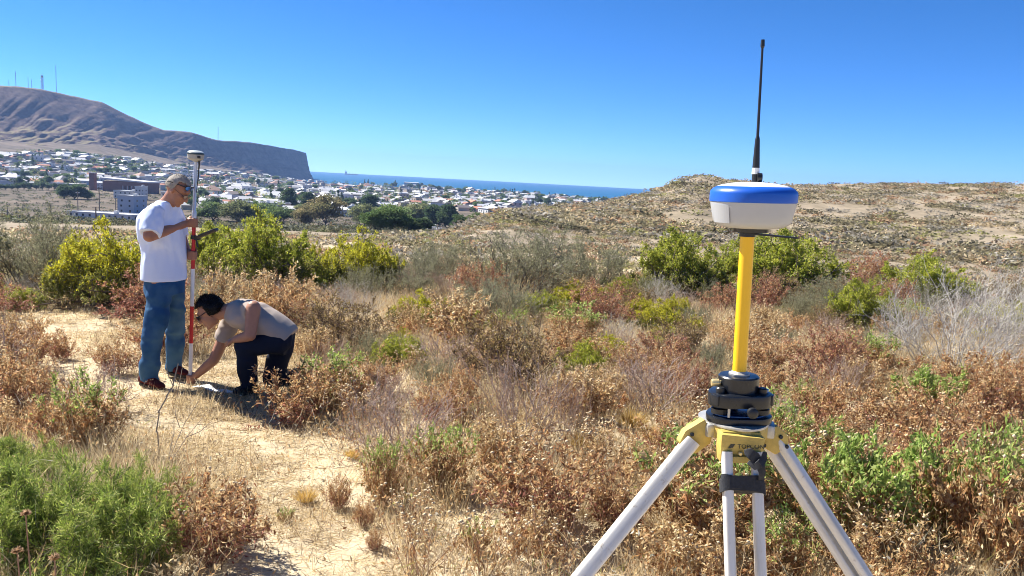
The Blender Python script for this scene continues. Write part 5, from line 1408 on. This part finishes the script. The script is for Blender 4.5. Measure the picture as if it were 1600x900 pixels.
# ================================================================== PEOPLE
from mathutils import noise as mnoise
def cap_np(p0, ra, p1, rb, flat0=False, flat1=False, k=18):
    p0 = np.array(p0, float); p1 = np.array(p1, float); d = p1 - p0; L = np.linalg.norm(d); d /= L + 1e-9
    a = np.array([0, 0, 1.0]) if abs(d[2]) < .9 else np.array([1.0, 0, 0]); u = np.cross(d, a); u /= np.linalg.norm(u); v = np.cross(d, u)
    rings = []
    if flat0: rings.append((p0, ra))
    else:
        for q in (80, 55, 28, 0): rings.append((p0 - d * ra * math.sin(rad(q)), ra * math.cos(rad(q))))
    if flat1: rings.append((p1, rb))
    else:
        for q in (0, 28, 55, 80): rings.append((p1 + d * rb * math.sin(rad(q)), rb * math.cos(rad(q))))
    return ring_mesh([(c, u * r, v * r) for c, r in rings], k)
def ring_mesh(rings, k=24):
    t = np.linspace(0, 2 * PI, k, endpoint=False)
    V = np.concatenate([np.array(c)[None] + np.cos(t)[:, None] * np.array(a)[None] + np.sin(t)[:, None] * np.array(b)[None] for c, a, b in rings]); n = len(rings)
    F_ = []
    for r in range(n - 1):
        for i in range(k): j = (i + 1) % k; F_.append((r * k + i, r * k + j, (r + 1) * k + j, (r + 1) * k + i))
    F_.append(tuple(range(k))[::-1]); F_.append(tuple((n - 1) * k + i for i in range(k)))
    return V, F_
def ell_np(c, A, k=18, h=10):
    """ellipsoid: A = three axis vectors"""
    rings = []
    for i in range(1, h): th = PI * i / h; rings.append((np.array(c) - np.array(A[2]) * math.cos(th), np.array(A[0]) * math.sin(th), np.array(A[1]) * math.sin(th)))
    return ring_mesh(rings, k)
def chain(pts, rs_, flat0=False, flat1=False):
    out = []
    for i in range(len(pts) - 1): out.append(cap_np(pts[i], rs_[i], pts[i + 1], rs_[i + 1], flat0 and i == 0, flat1 and i == len(pts) - 2))
    return out
def union(parts, name, mats, parent, voxel=.007, smooth=4, wrinkle=None, origin=None):
    V = []; Fc = []; n = 0
    for v, f in parts: V.append(v); Fc += [[q + n for q in g] for g in f]; n += len(v)
    me = bpy.data.meshes.new('tmp'); me.from_pydata(np.concatenate(V).tolist(), [], Fc)
    bm = bmesh.new(); bm.from_mesh(me); bmesh.ops.recalc_face_normals(bm, faces=bm.faces); bm.to_mesh(me); bm.free()
    o = bpy.data.objects.new('tmp', me); COL.objects.link(o)
    r = o.modifiers.new('r', 'REMESH'); r.mode = 'VOXEL'; r.voxel_size = voxel
    if smooth: q = o.modifiers.new('s', 'SMOOTH'); q.factor = .5; q.iterations = smooth
    out = bpy.data.meshes.new_from_object(o.evaluated_get(bpy.context.evaluated_depsgraph_get())); bpy.data.objects.remove(o); bpy.data.meshes.remove(me)
    out.name = name
    if wrinkle:
        nv = len(out.vertices); co = np.empty(nv * 3, np.float32); out.vertices.foreach_get('co', co); co = co.reshape(-1, 3)
        nr = np.array([v.normal[:] for v in out.vertices]); dsp = np.array([wrinkle(p) for p in co]); co = co + nr * dsp[:, None]; out.vertices.foreach_set('co', co.astype(np.float32).ravel())
    out.materials.clear()
    for mm in (mats if isinstance(mats, (list, tuple)) else [mats]): out.materials.append(mm)
    out.polygons.foreach_set('use_smooth', [True] * len(out.polygons)); out.update()
    ob = link(name, out, parent)
    if parent is not None: ob.matrix_parent_inverse = mw(parent).inverted()
    return ob
def adopt(o, parent):
    o.parent = parent; o.matrix_parent_inverse = mw(parent).inverted(); return o
def wr(sx, sy, sz, amp, seed=0.0, fade=None):
    def f(p):
        g = 1.0 if fade is None else fade(p)
        if g < .02: return 0.0
        return g * h(p)
    def h(p):
        q = Vector((p[0] * sx + seed, p[1] * sy, p[2] * sz)); q.z += mnoise.noise(q * .5) * .8
        n1 = mnoise.noise(q); return amp * (abs(n1) ** .7 * (1 if n1 > 0 else -1)) + amp * .4 * mnoise.noise(q * 2.3)
    return f

def skin_mat(name, c):
    n = NT(name); co = n.objco(); f = n.noise(40, 4, .6, co)
    col = n.mix(f, tuple(x * .85 for x in c), tuple(min(1, x * 1.12) for x in c))
    n.bsdf(col, .5, 0, .35, n.bump(n.noise(260, 3, .6, co), .12, .004), **{'Subsurface Weight': .12, 'Subsurface Radius': (.010, .004, .002), 'Subsurface Scale': .5}); return n.m
def cloth_mat(name, c, var=.15, weave=500, rough=.9, fade=None):
    n = NT(name); co = n.objco(); f = n.noise(14, 5, .6, co)
    col = n.mix(f, tuple(x * (1 - var) for x in c), tuple(min(1, x * (1 + var)) for x in c))
    if fade: col = n.mix(n.ramp(n.noise(4, 3, .5, co), [(.45, (0, 0, 0)), (.7, (.6, .6, .6))]), col, fade)
    n.bsdf(col, rough, 0, .15, n.bump(n.noise(weave, 2, .5, co), .15, .003)); return n.m
SKIN_A = skin_mat('skin_tan', (.36, .17, .105)); SKIN_B = skin_mat('skin_warm', (.40, .20, .13))
TEE = cloth_mat('white_cotton_sky_tint', (.68, .77, 1.0), .03); JEAN = cloth_mat('denim_blue', (.022, .078, .185), .28, fade=(.10, .20, .29))  # blue sky fill is tinted into the white shirt's base colour
TAUPE = cloth_mat('taupe_cotton', (.40, .335, .29), .08); NAVY = cloth_mat('navy_cotton', (.012, .017, .034), .25)
SHOER = cloth_mat('shoe_red', (.10, .022, .022), .2); SHOED = cloth_mat('shoe_dark', (.022, .022, .026), .2); SOLE = plain('sole_dark', (.03, .028, .026), .8)
HAIR_A = cloth_mat('hair_sandy_grey', (.34, .305, .265), .35, 300, .7); HAIR_B = cloth_mat('hair_black', (.008, .007, .007), .3, 300, .35)

def head_parts(c, f, u, k=1.0):
    f = np.array(f); f = f / np.linalg.norm(f); u = np.array(u); u = u - f * u.dot(f); u /= np.linalg.norm(u); r = np.cross(f, u)
    P = lambda a, b, d=0: np.array(c) + (f * a + u * b + r * d) * k
    E = lambda a, b, d, x, y, z: ell_np(P(a, b, d), (f * x * k, r * z * k, u * y * k))
    parts = [E(-.012, .022, 0, .098, .095, .076), E(.022, -.03, 0, .072, .085, .064), E(.045, -.085, 0, .040, .030, .042), E(.076, .035, 0, .018, .014, .05),
             cap_np(P(.090, .012), .010 * k, P(.112, -.030), .0135 * k), E(.098, -.034, .013, .011, .009, .010), E(.098, -.034, -.013, .011, .009, .010),
             E(.090, -.060, 0, .011, .007, .024), E(.087, -.072, 0, .011, .008, .022), E(.075, -.10, 0, .020, .018, .026), E(.062, -.02, .042, .022, .022, .016), E(.062, -.02, -.042, .022, .022, .016)]
    for s_ in (-1, 1): parts += [ell_np(P(-.005, -.008, .076 * s_), ((f * .019 + r * .008 * s_) * k, r * .009 * k, u * .031 * k)), E(-.005, -.03, .072 * s_, .010, .012, .008)]
    return parts, P, (f, u, r)
def hair_cap(name, c, P, fr, k, mat, parent, line, thick=.006, rough=.004, strands=1500, slen=.014):
    f, u, r = fr
    V, F_ = ell_np(P(-.014, .026), (f * (.098 + thick) * k, r * (.076 + thick) * k, u * (.095 + thick) * k), 48, 36)
    d = V - np.array(P(-.014, .026)); fa, ua, ra = d @ f / k, d @ u / k, d @ r / k
    nz = np.array([mnoise.noise(Vector(q) * 60) for q in V]); V = V + d / np.linalg.norm(d, axis=1, keepdims=True) * (nz * rough)[:, None]
    keep = line(fa, ua, ra) + nz * .006 > 0
    idx = -np.ones(len(V), int); idx[keep] = np.arange(keep.sum())
    F2 = [[int(idx[q]) for q in g] for g in F_ if all(keep[q] for q in g)]
    me = bpy.data.meshes.new(name); me.from_pydata(V[keep].tolist(), [], F2); me.materials.append(mat); me.polygons.foreach_set('use_smooth', [True] * len(me.polygons))
    o = link(name, me); md = o.modifiers.new('thick', 'SOLIDIFY'); md.thickness = .006; md.offset = -1
    adopt(o, parent)
    rng = np.random.default_rng(3); Vk = V[keep]; i = rng.integers(0, len(Vk), strands); dd = Vk[i] - np.array(P(-.014, .026)); dd /= np.linalg.norm(dd, axis=1, keepdims=True)
    D = dd * .55 - f * .55 + rng.normal(size=dd.shape) * .35; Q_ = Vk[i] + rng.normal(size=dd.shape) * .003 - dd * .002
    Vs, Qs = leaf_quads(Q_, D, slen * rng.uniform(.6, 1.3, strands), .0035, rng); adopt(link('hair_strands', np_mesh('hair_strands', Vs, Qs, mat)), o)['kind'] = 'stuff'
    return o
def glasses(P, fr, k, parent, name, lens, frame_m, lw=.026, lh=.018, up=0.005, fwd=.098, back=-.02, rim=.0016, dz=0.0, lens_th=.002):
    f, u, r = [Vector(q) for q in fr]
    o = None
    m = MB()
    for s_ in (-1, 1):
        c = Vector(P(fwd, up, .034 * s_)); n = 20; ring = [c + r * lw * k * math.cos(2 * PI * i / n) + u * lh * k * math.sin(2 * PI * i / n) - f * .012 * k * abs(math.cos(2 * PI * i / n)) * (1 if s_ * math.cos(2 * PI * i / n) > 0 else 0) for i in range(n)]
        for i in range(n): m.bar(ring[i], ring[(i + 1) % n], rim, k=5)
        e = Vector(P(fwd - .01, up + .004, .062 * s_)); b = Vector(P(back, up + .006 + dz, .082 * s_)); m.bar(e, b, rim * 1.2, k=5); m.bar(ring[0 if s_ > 0 else 10], e, rim * 1.2, k=5); m.bar(b, Vector(P(back - .02, up - .012 + dz, .08 * s_)), rim * 1.2, k=5)
    m.bar(Vector(P(fwd + .002, up + .004, -.009)), Vector(P(fwd + .002, up + .004, .009)), rim, k=5)
    o = adopt(m.build(name, frame_m, None, True), parent)
    for s_ in (-1, 1):
        c = Vector(P(fwd, up, .034 * s_)); n = 20; m = MB()
        ring = [c + r * lw * k * .97 * math.cos(2 * PI * i / n) + u * lh * k * .97 * math.sin(2 * PI * i / n) - f * .012 * k * abs(math.cos(2 * PI * i / n)) * (1 if s_ * math.cos(2 * PI * i / n) > 0 else 0) for i in range(n)]
        V = [q - f * lens_th / 2 for q in ring] + [q + f * lens_th / 2 for q in ring] + [c - f * lens_th / 2 + f * .004, c + f * lens_th / 2 + f * .004]
        m.add([tuple(q) for q in V], [(i, (i + 1) % n, n + (i + 1) % n, n + i) for i in range(n)] + [(2 * n, (i + 1) % n, i) for i in range(n)] + [(2 * n + 1, n + i, n + (i + 1) % n) for i in range(n)])
        adopt(m.build('lens', lens, None, True), o)
    return o
def grip(c, axis, toward, rp=.017, k=1.0, flip=1):
    """hand closed round a pole: c on the pole axis, toward = direction from wrist to pole"""
    ax = np.array(axis) / np.linalg.norm(axis); t = np.array(toward, float); t -= ax * t.dot(ax); t /= np.linalg.norm(t); sd = np.cross(ax, t) * flip
    c = np.array(c); out = []
    out.append(ell_np(c - t * (rp + .020) + sd * .010, (t * .030, sd * .018, ax * .045)))
    out.append(ell_np(c - t * (rp + .002) + sd * (rp + .008), (t * .032, sd * .012, ax * .042)))
    for i, (o, l) in enumerate(zip((.033, .011, -.011, -.032), (1, 1.06, 1, .85))):
        pts = []
        for q in range(7):
            an = rad(100 - 40 * q * l); pts.append(c + ax * (o * (1 - .06 * q)) + (sd * math.sin(an) - t * math.cos(an) * -1) * (rp + .0085))
        out += chain(pts, [.0098, .0100, .0095, .0095, .0088, .0085, .0078])
    pts = [c - t * (rp + .03) + ax * .025, c - t * (rp + .012) - sd * (rp * .8) + ax * .045, c - sd * (rp + .010) + ax * .050, c + t * .016 - sd * (rp + .004) + ax * .048]
    out += chain(pts, [.015, .0125, .0110, .0095])
    return out
def relaxed(w, d, palm_n, k=1.0, thumb=1):
    """relaxed half-curled hand: wrist point, pointing direction, palm normal"""
    d = np.array(d, float); d /= np.linalg.norm(d); n = np.array(palm_n, float); n -= d * n.dot(d); n /= np.linalg.norm(n); s_ = np.cross(d, n) * thumb
    w = np.array(w); out = [ell_np(w + d * .045, (d * .052, s_ * .042, n * .017))]
    for i, (o, L) in enumerate(zip((.030, .010, -.011, -.030), (.072, .080, .074, .058))):
        p = w + d * .085 + s_ * o; pts = [w + d * .05 + s_ * o * .8, p]
        a = 0
        for q, fr in enumerate((.45, .30, .25)):
            a += rad(18 + 12 * q); p = p + (d * math.cos(a) + n * math.sin(a) + s_ * o * .3) * L * fr; pts.append(p)
        out += chain(pts, [.0105, .0102, .0095, .0088, .0078])
    out += chain([w + d * .02 + s_ * .02, w + d * .045 + s_ * .045 + n * .01, w + d * .068 + s_ * .052 + n * .02, w + d * .088 + s_ * .048 + n * .026], [.016, .0135, .0115, .0095])
    return out
def shoe(heel, toe, parent, mat, w=.046, h=.085):
    heel = Vector(heel); toe = Vector(toe); d = (toe - heel); L = d.length; d.normalize(); z = Vector((0, 0, 1)); s_ = z.cross(d).normalized(); z = d.cross(s_)
    Q = lambda a, b, c=0: heel + d * a * L + z * b + s_ * c
    rings = []
    for a, hw, top in ((-.02, .6, .075), (.05, .85, .095), (.18, .92, .105), (.32, .9, .098), (.48, .95, .078), (.65, 1.06, .062), (.82, 1.02, .052), (.94, .75, .042), (1.0, .35, .03)):
        rings.append((Q(a, top * .5 + .012), s_ * hw * w, z * (top * .5)))
    o = union([ring_mesh([(np.array(c), np.array(a), np.array(b)) for c, a, b in rings], 20)], 'shoe', mat, parent, .008, 3)
    m = MB(); n = 24; out = []
    for i in range(n):
        t = i / n * 2 * PI; a = .5 - .53 * math.cos(t); hw = w * 1.06 * (math.sin(t)) * (1.05 if a > .5 else .92); out.append(Q(a, 0, hw))
    V = [tuple(q - z * .002) for q in out] + [tuple(q + z * .024) for q in out]
    m.add(V, [(i, (i + 1) % n, n + (i + 1) % n, n + i) for i in range(n)] + [tuple(range(n))[::-1], tuple(range(n, 2 * n))]); so = m.build('sole', SOLE, None, True, .003); adopt(so, o)
    return o

def standing_man():
    Y0 = MAN.y; J = lambda px, py, dy=0.0: np.array(atd(px, py, Y0 + dy))
    root = empty('person', (MAN.x, MAN.y, gz(MAN.x, MAN.y))); tag(root, 'standing person in white T-shirt and blue jeans looking down at the pole', 'person', 'survey crew')
    yaw = rad(-22); sx = np.array([-math.sin(yaw) * -1, 0, 0]); side = np.array([math.sin(-yaw), math.cos(yaw), 0.0]); front = np.array([math.cos(yaw), math.sin(yaw), 0.0])
    # ---- body: head, neck, trunk, arms, hands, legs in one surface
    hc = J(278, 297, -.02); hf = np.array([math.cos(rad(36)), -.10, -math.sin(rad(36))]); hu = np.array([.58, 0, .81])
    hp, P, fr = head_parts(hc, hf, hu, 1.0)
    body = list(hp)
    body += chain([J(258, 324), J(265, 314, -.01), J(272, 303, -.02)], [.075, .062, .060])
    body += [ring_mesh([(J(256, 436), side * .15, front * .12), (J(256, 400), side * .155, front * .125), (J(254, 355), side * .17, front * .115), (J(254, 330), side * .15, front * .095), (J(258, 318), side * .07, front * .065)])]
    nl = [J(250, 436, -.09), J(242, 515, -.12), J(236, 560, -.12), J(233, 592, -.12)]; fl = [J(269, 436, .09), J(274, 512, .2), J(273, 545, .25), J(272, 572, .28)]
    body += chain(nl, [.085, .062, .055, .042]) + chain(fl, [.085, .062, .055, .042])
    body += chain([nl[-1], J(240, 598, -.14)], [.042, .04]) + chain([fl[-1], J(278, 578, .26)], [.042, .04])
    ax = np.array(PTOP - PBASE); ax /= np.linalg.norm(ax)
    def on_pole(py):
        z = J(297, py)[2]; t = (z - PBASE.z) / ax[2]; return np.array(PBASE) + ax * t
    g1 = on_pole(349); g2 = on_pole(401)
    sh1 = J(241, 334, -.19); el1 = J(233, 369, -.30); w1 = g1 + np.array([-.062, -.012, -.012])
    body += chain([sh1, el1], [.058, .047]) + chain([el1, el1 * .6 + w1 * .4, w1], [.047, .043, .029])
    body += grip(g1, ax, g1 - w1, k=1, flip=-1) + chain([w1, g1 - (g1 - w1) / np.linalg.norm(g1 - w1) * .035], [.028, .026])
    sh2 = J(271, 336, .19); el2 = J(287, 384, .17); w2 = g2 + np.array([-.058, .02, .018])
    body += chain([sh2, el2], [.056, .046]) + chain([el2, el2 * .5 + w2 * .5, w2], [.046, .04, .029])
    body += grip(g2, ax, g2 - w2, k=1, flip=-1) + chain([w2, g2 - (g2 - w2) / np.linalg.norm(g2 - w2) * .035], [.028, .026])
    union(body, 'body', SKIN_A, root, .0068, 2)
    # ---- clothes
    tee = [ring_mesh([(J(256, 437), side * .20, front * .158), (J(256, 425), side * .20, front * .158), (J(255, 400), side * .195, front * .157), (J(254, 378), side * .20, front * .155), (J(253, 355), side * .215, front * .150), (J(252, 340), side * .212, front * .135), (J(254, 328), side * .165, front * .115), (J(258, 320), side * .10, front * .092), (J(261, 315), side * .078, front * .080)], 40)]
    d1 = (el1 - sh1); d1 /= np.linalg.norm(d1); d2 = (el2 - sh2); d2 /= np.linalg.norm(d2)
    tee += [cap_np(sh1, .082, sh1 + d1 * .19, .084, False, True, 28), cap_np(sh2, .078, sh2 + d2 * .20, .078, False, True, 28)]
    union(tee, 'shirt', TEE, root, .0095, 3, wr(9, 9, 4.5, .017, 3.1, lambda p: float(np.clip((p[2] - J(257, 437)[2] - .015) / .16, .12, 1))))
    jn = [ring_mesh([(J(258, 425), side * .165, front * .135), (J(258, 440), side * .172, front * .142), (J(258, 458), side * .175, front * .142)], 36)]
    jn += chain([J(250, 448, -.085), J(246, 485, -.10), J(240, 525, -.12), J(235, 560, -.12)], [.100, .098, .086, .078]) + [cap_np(J(235, 560, -.12), .078, J(232.5, 594, -.12), .077, False, True, 24)]
    jn += chain([J(270, 448, .085), J(273, 485, .14), J(274, 515, .19), J(273, 545, .24)], [.095, .090, .078, .072]) + [cap_np(J(273, 545, .24), .072, J(272, 575, .28), .070, False, True, 24)]
    union(jn, 'jeans', JEAN, root, .0095, 3, wr(5, 5, 10, .014, 7.7))
    shoe(J(219, 600, -.12), J(256, 611, -.20), root, SHOER)
    shoe(J(262, 582, .30), J(293, 590, .18), root, SHOER)
    hair_cap('hair', hc, P, fr, 1.0, HAIR_A, root, lambda f, u, r: np.minimum(np.where(f > .02, u - .052 - (f - .02) * .2, u + .035 - f * .2), .3 - f), .0015, .005)
    glasses(P, fr, 1.0, root, 'spectacles', plain('clear_lens', (.30, .22, .18), .05), BLK, .022, .016, .004, .105, -.01, .0016)
    sun_l = plain('mirror_blue_lens', (.02, .16, .62), .12, .4)
    glasses(P, fr, 1.0, root, 'sunglasses', sun_l, BLK, .030, .022, .075, .078, -.06, .0034, -.045, .004)
standing_man()

def kneeling_man():
    Y0 = KNE.y; J = lambda px, py, dy=0.0: np.array(atd(px, py, Y0 + dy))
    root = empty('person', (KNE.x, KNE.y, gz(KNE.x, KNE.y))); tag(root, 'kneeling person in taupe T-shirt and navy trousers reaching to the pole\'s tip', 'person', 'survey crew')
    hc = J(328, 488, -.02); hf = np.array([-.80, -.12, -.58]); hu = np.array([-.58, 0, .80]); hp, P, fr = head_parts(hc, hf, hu, 1.02)
    body = list(hp)
    body += chain([J(338, 489, -.01), J(350, 487, 0), J(362, 486, 0)], [.060, .062, .075])
    yv = np.array([0, 1.0, 0])
    def torso(secs, g):
        pts = [J(x, y) for x, y, a, b in secs]; rings = []
        for i, (x, y, a, b) in enumerate(secs):
            t = pts[min(i + 1, len(pts) - 1)] - pts[max(i - 1, 0)]; t /= np.linalg.norm(t); n = np.cross(t, yv); n /= np.linalg.norm(n); rings.append((pts[i], yv * (a - g), n * (b - g)))
        return ring_mesh(rings, 36)
    secs = [(356, 485, .075, .075), (363, 487, .12, .098), (371, 489, .175, .118), (385, 492, .205, .132), (402, 499, .208, .138), (420, 508, .20, .138), (436, 518, .19, .130), (447, 525, .178, .118), (452, 529, .17, .105)]
    body += [torso(secs[:7], .036)]
    sh1 = J(396, 481, -.20); el1 = J(391, 524, -.27); w1 = J(369, 530, -.20)
    body += chain([sh1, (sh1 + el1) / 2, el1], [.060, .054, .046]) + chain([el1, (el1 + w1) / 2, w1], [.047, .042, .030])
    body += relaxed(w1, J(352, 532, -.10) - w1, np.array([.1, .3, -1.0]), thumb=1)
    sh2 = J(362, 500, .18); el2 = J(334, 563, .12); c2 = np.array(PBASE) + np.array([0, 0, .045]); w2 = c2 + np.array([.055, -.01, .035])
    body += chain([sh2, (sh2 + el2) / 2, el2], [.058, .052, .045]) + chain([el2, (el2 + w2) / 2, w2], [.045, .040, .029])
    ax = np.array(PTOP - PBASE); body += grip(c2, ax, c2 - w2, flip=1) + chain([w2, c2 + (w2 - c2) * .5], [.028, .026])
    hip1 = J(438, 536, -.09); kn1 = J(381, 541, -.17); an1 = J(388, 602, -.12); hip2 = J(438, 538, .09); kn2 = J(425, 592, .10); an2 = J(462, 590, .18)
    body += chain([J(425, 514), (hip1 + hip2) / 2], [.08, .06]) + chain([hip1, kn1, an1], [.062, .058, .045]) + chain([hip2, kn2, an2], [.062, .058, .045]) + chain([an1, J(384, 609, -.13)], [.042, .04]) + chain([an2, J(468, 597, .2)], [.042, .04])
    union(body, 'body', SKIN_B, root, .0068, 2)
    sh = [torso(secs, 0)]
    d1 = (el1 - sh1) / np.linalg.norm(el1 - sh1); d2 = (el2 - sh2) / np.linalg.norm(el2 - sh2)
    sh += [cap_np(sh1 + np.array([-.05, .07, -.02]), .080, sh1 + d1 * .03 + np.array([-.012, 0, -.01]), .067, False, True, 28), cap_np(sh2, .080, sh2 + d2 * .20, .074, False, True, 28)]
    union(sh, 'shirt', TAUPE, root, .009, 3, wr(6, 6, 11, .012, 1.3, lambda p: float(np.clip((J(447, 520)[0] - p[0]) / .22, 0.05, 1))))
    tr = [ring_mesh([(J(436, 523), yv * .15, np.array([.045, 0, .085])), (J(446, 530), yv * .165, np.array([.045, 0, .10])), (J(452, 538), yv * .155, np.array([.03, 0, .10]))], 30)]
    tr += chain([J(438, 533, -.09), J(410, 536, -.14), J(383, 540, -.17)], [.102, .094, .084]) + chain([J(383, 541, -.17), J(386, 570, -.15)], [.086, .078]) + [cap_np(J(386, 570, -.15), .078, J(389, 603, -.12), .070, False, True, 24)]
    tr += chain([J(442, 535, .09), J(434, 562, .10), J(426, 592, .10)], [.104, .096, .084]) + [cap_np(J(426, 592, .10), .080, J(459, 591, .17), .066, False, True, 24)]
    union(tr, 'trousers', NAVY, root, .0095, 3, wr(9, 9, 9, .012, 5.5))
    shoe(J(404, 612, -.08), J(364, 618, -.20), root, SHOED)
    b = J(462, 598, .2); shoe(b + np.array([.02, .02, .09]), b + np.array([-.01, 0, -.09]) * .6 + np.array([0, 0, -.02]), root, SHOED)
    hair_cap('hair', hc, P, fr, 1.02, HAIR_B, root, lambda f, u, r: np.where(f > .015, u - .035 - (f - .015) * .25, u + .062 - f * .1), .013, .008, 2600, .026)
    glasses(P, fr, 1.02, root, 'sunglasses', plain('black_lens', (.006, .006, .008), .08), BLK, .030, .021, .008, .104, -.01, .0034, 0, .004)
kneeling_man()
# ================================================================== HAZE
def build_haze():
    n = NT('haze_air')
    v = n.new('ShaderNodeVolumePrincipled'); v.inputs['Color'].default_value = (.34, .54, 1.0, 1); v.inputs['Density'].default_value = 7.5e-5
    v.inputs['Anisotropy'].default_value = 0.2
    n.lk(v.outputs[0], n.out.inputs['Volume'])
    m = MB(); m.box((-13600, -13600, -48), (13600, 13600, 300)); o = m.build('haze', n.m)
    tag(o, 'thin blue air haze over the whole landscape', kind='stuff')
build_haze()
